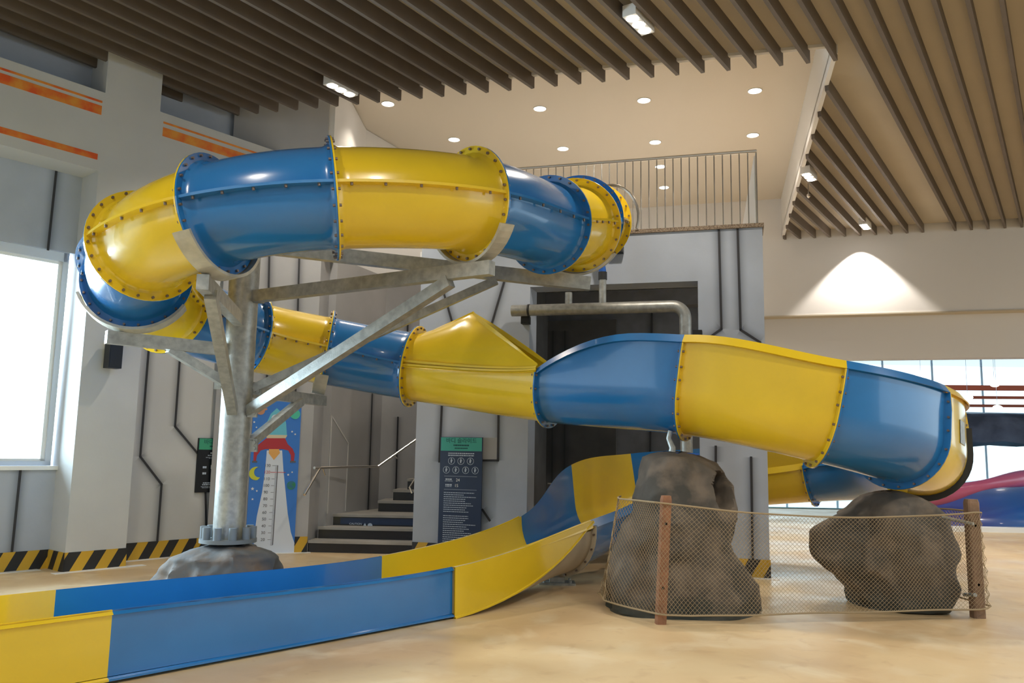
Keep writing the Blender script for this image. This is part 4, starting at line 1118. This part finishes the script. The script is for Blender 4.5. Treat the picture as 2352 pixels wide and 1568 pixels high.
for dv, w_, h_ in ((0.245,.34,.012),(0.275,.40,.007),(0.29,.3,.006),(0.65,.44,.014),(0.675,.46,.016),(0.705,.5,.007),(0.72,.46,.007)):
    u = us0+0.33-w_/2; rnd = random.Random(int(dv*1000))
    while u < us0+0.33+w_/2: L = rnd.uniform(.014,.04); tl2.fbox(FA, u, u+L, s0v-dv-h_/2, s0v-dv+h_/2, REC+.03, REC+.031); u += L+.007
tl2.build('small_print', 'print_w', wsgn, kind='stuff')

# wall speaker on the column
su, sv = uv_on(FA, 0.12, 260, 815)
spk = thing('wall_speaker', FA(su, sv, 0.1), 'small black loudspeaker on the pale column left of the slide', 'speaker')
MB().fbox(FA, su-0.085, su+0.085, sv-0.175, sv+0.175, 0.05, 0.20).build('cabinet', 'black', spk)
MB().fbox(FA, su-0.075, su+0.075, sv-0.165, sv+0.165, 0.20, 0.206).build('grille', 'blackmetal', spk)
MB().fbox(FA, su-0.03, su+0.03, sv-0.05, sv+0.05, 0.0, 0.05).build('wall_bracket', 'blackmetal', spk)

# ------------------------------------------------------------------ beyond: hall at the right
wy = 33.0
gl = struct(bpy.data.objects.new('window_2', None)); C.objects.link(gl)
MB().box((4,wy,0), (44,wy+0.02,11)).build('window_pane', 'glass', gl)
mw = None
for k in range(20):
    x = 5+k*2.0
    if mw is None: mw = MB().box((x-0.035,wy-0.06,0),(x+0.035,wy-0.02,11)).build('mullion', 'mull', gl)
    else: o = mw.copy(); C.objects.link(o); o.parent = gl; o.location.x = k*2.0
for z_ in (0.15, 3.4): MB().box((4,wy-0.1,z_-0.05),(44,wy-0.02,z_+0.05)).build('transom', 'mull', gl)
struct(MB().box((4.5,20.5,5.3),(44,wy,5.4)).build('ceiling_pool_hall', mat('pale_blue_hall_ceiling', (0.45,0.55,0.75), 0.12, spec=0.8)))
for (py, z_, yy, lab) in ((890,4.6,27.0,'upper orange-red steel beam crossing the far pool hall'),(912,4.5,29.0,'middle orange-red steel beam crossing the far pool hall'),(931,4.3,30.5,'lowest faded orange-red beam crossing the far pool hall')):
    a = at(2150, py, yy); b = at(2500, py+2, yy)
    t = MB().beam(a, b, 0.12, 0.17 if py == 890 else 0.1).build('steel_beam', 'beam_red'); tag(t, lab, 'beam', 'orange beams in the far hall')
for (px, py, lab) in ((2287,881,'round lamp in the far hall just above the top orange beam'),(2225,912,'round lamp in the far hall beside the yellow bend'),(2294,937,'round lamp in the far hall just above the dark grotto'),(2117,862,'round lamp seen just over the blue flume rim')):
    p = at(px, py, 25); mb = MB(); mb.add([p+V((0.14*math.cos(i*.3927), 0.0, 0.075*math.sin(i*.3927))) for i in range(16)], [tuple(range(16))]); mb.add([p+V((0.16*math.cos(i*.3927), 0.06, 0.1*math.sin(i*.3927))) for i in range(16)], [tuple(range(16))[::-1]])
    o = mb.build('hall_lamp', 'hall_lamp'); MB().beam(p+V((0,0.07,0.07)), V((p.x, p.y+0.07, 5.3)), 0.008, 0.008, V((0,1,0))).build('hanging_rod', 'mull', o); tag(o, lab, 'lamp', 'round lamps in the far hall')
# dark grotto rock band
rg = []
for k in range(30):
    x = 13.6 + k*0.6; y = 27.5; j = noise.noise(V((x*.7,3,0)))*0.25
    top = at(2200, 948, 27.5).z + 0.05*noise.noise(V((x,9,0))); bot = at(2230, 1024, 27.5).z + j*0.5
    R = []
    for q in range(12):
        a = 2*math.pi*q/12; d = 1+0.25*noise.noise(V((x*1.1,q*.9,5)))
        R.append(V((x, y+0.9*math.cos(a)*d, (top+bot)/2 + (top-bot)/2*math.copysign(abs(math.sin(a))**.5, math.sin(a))*(d if math.sin(a)<0 else 1))))
    rg.append(R)
g_ = MB().loft(rg); g_.add(rg[0], [tuple(range(12))]); tag(g_.build('grotto_rock', 'grotto'), 'dark grey artificial rock band spanning the far hall windows', 'rock')
# pool
tag(MB().box((5.5,25.3,0.01),(40,wy-0.3,0.04)).build('pool_water', 'pool'), 'bright pool water strip beyond the sandy floor', 'water', kind='stuff')
# blue and pink dome slide
dome = thing('dome_slide', (14.0, 20.5, 0), 'big glossy blue and purple dome slide with a pink edge at the right', 'slide')
rg = []
for iv in range(13):
    a = rad(90*iv/12); R = []
    for iu in range(48):
        b = 2*math.pi*iu/48; R.append(V((14.9+5.6*math.cos(a)*math.cos(b), 22.0+3.1*math.cos(a)*math.sin(b), 1.12*math.sin(a)**0.9)))
    rg.append(R)
MB().loft(rg[:-1]).build('dome_shell', 'dome', dome)
rp = []
for k in range(24):
    f = k/23; rp.append(at(2120+280*f, 1157-62*math.sin(f*1.35+0.1)/0.99, 20.2-1.0*math.sin(f*3)))
MB().tube(rp, [0.16+0.04*math.sin(k*.4) for k in range(24)], 12).build('pink_rim', 'pink', dome)
tag(MB().box((9.4,18.4,0),(26,18.75,0.10)).build('pool_kerb', 'white'), 'low white kerb in front of the blue dome slide', 'kerb')

# outside the left window: pale slatted building
ob = thing('outdoor_building', FA(-3.2,0,-9.0), 'overexposed pale building with fine horizontal cladding seen through the left window', 'building')
MB().fbox(FA, -9, 1.2, 0, 2.75, -9.3, -9.0).build('wall', 'outwall', ob)
cl = MB()
for k in range(24): cl.fbox(FA, -9, 1.2, 0.1+k*0.11, 0.115+k*0.11, -9.0, -8.97)
for k in range(9): cl.fbox(FA, -8.4+k*1.2, -8.37+k*1.2, 0, 2.75, -9.0, -8.95)
cl.build('cladding_joints', 'mull', ob, kind='stuff')
struct(MB().fbox(FA, -20, 8, -0.05, -0.01, -25, REC-0.3).build('ground_outside', 'outwall'))
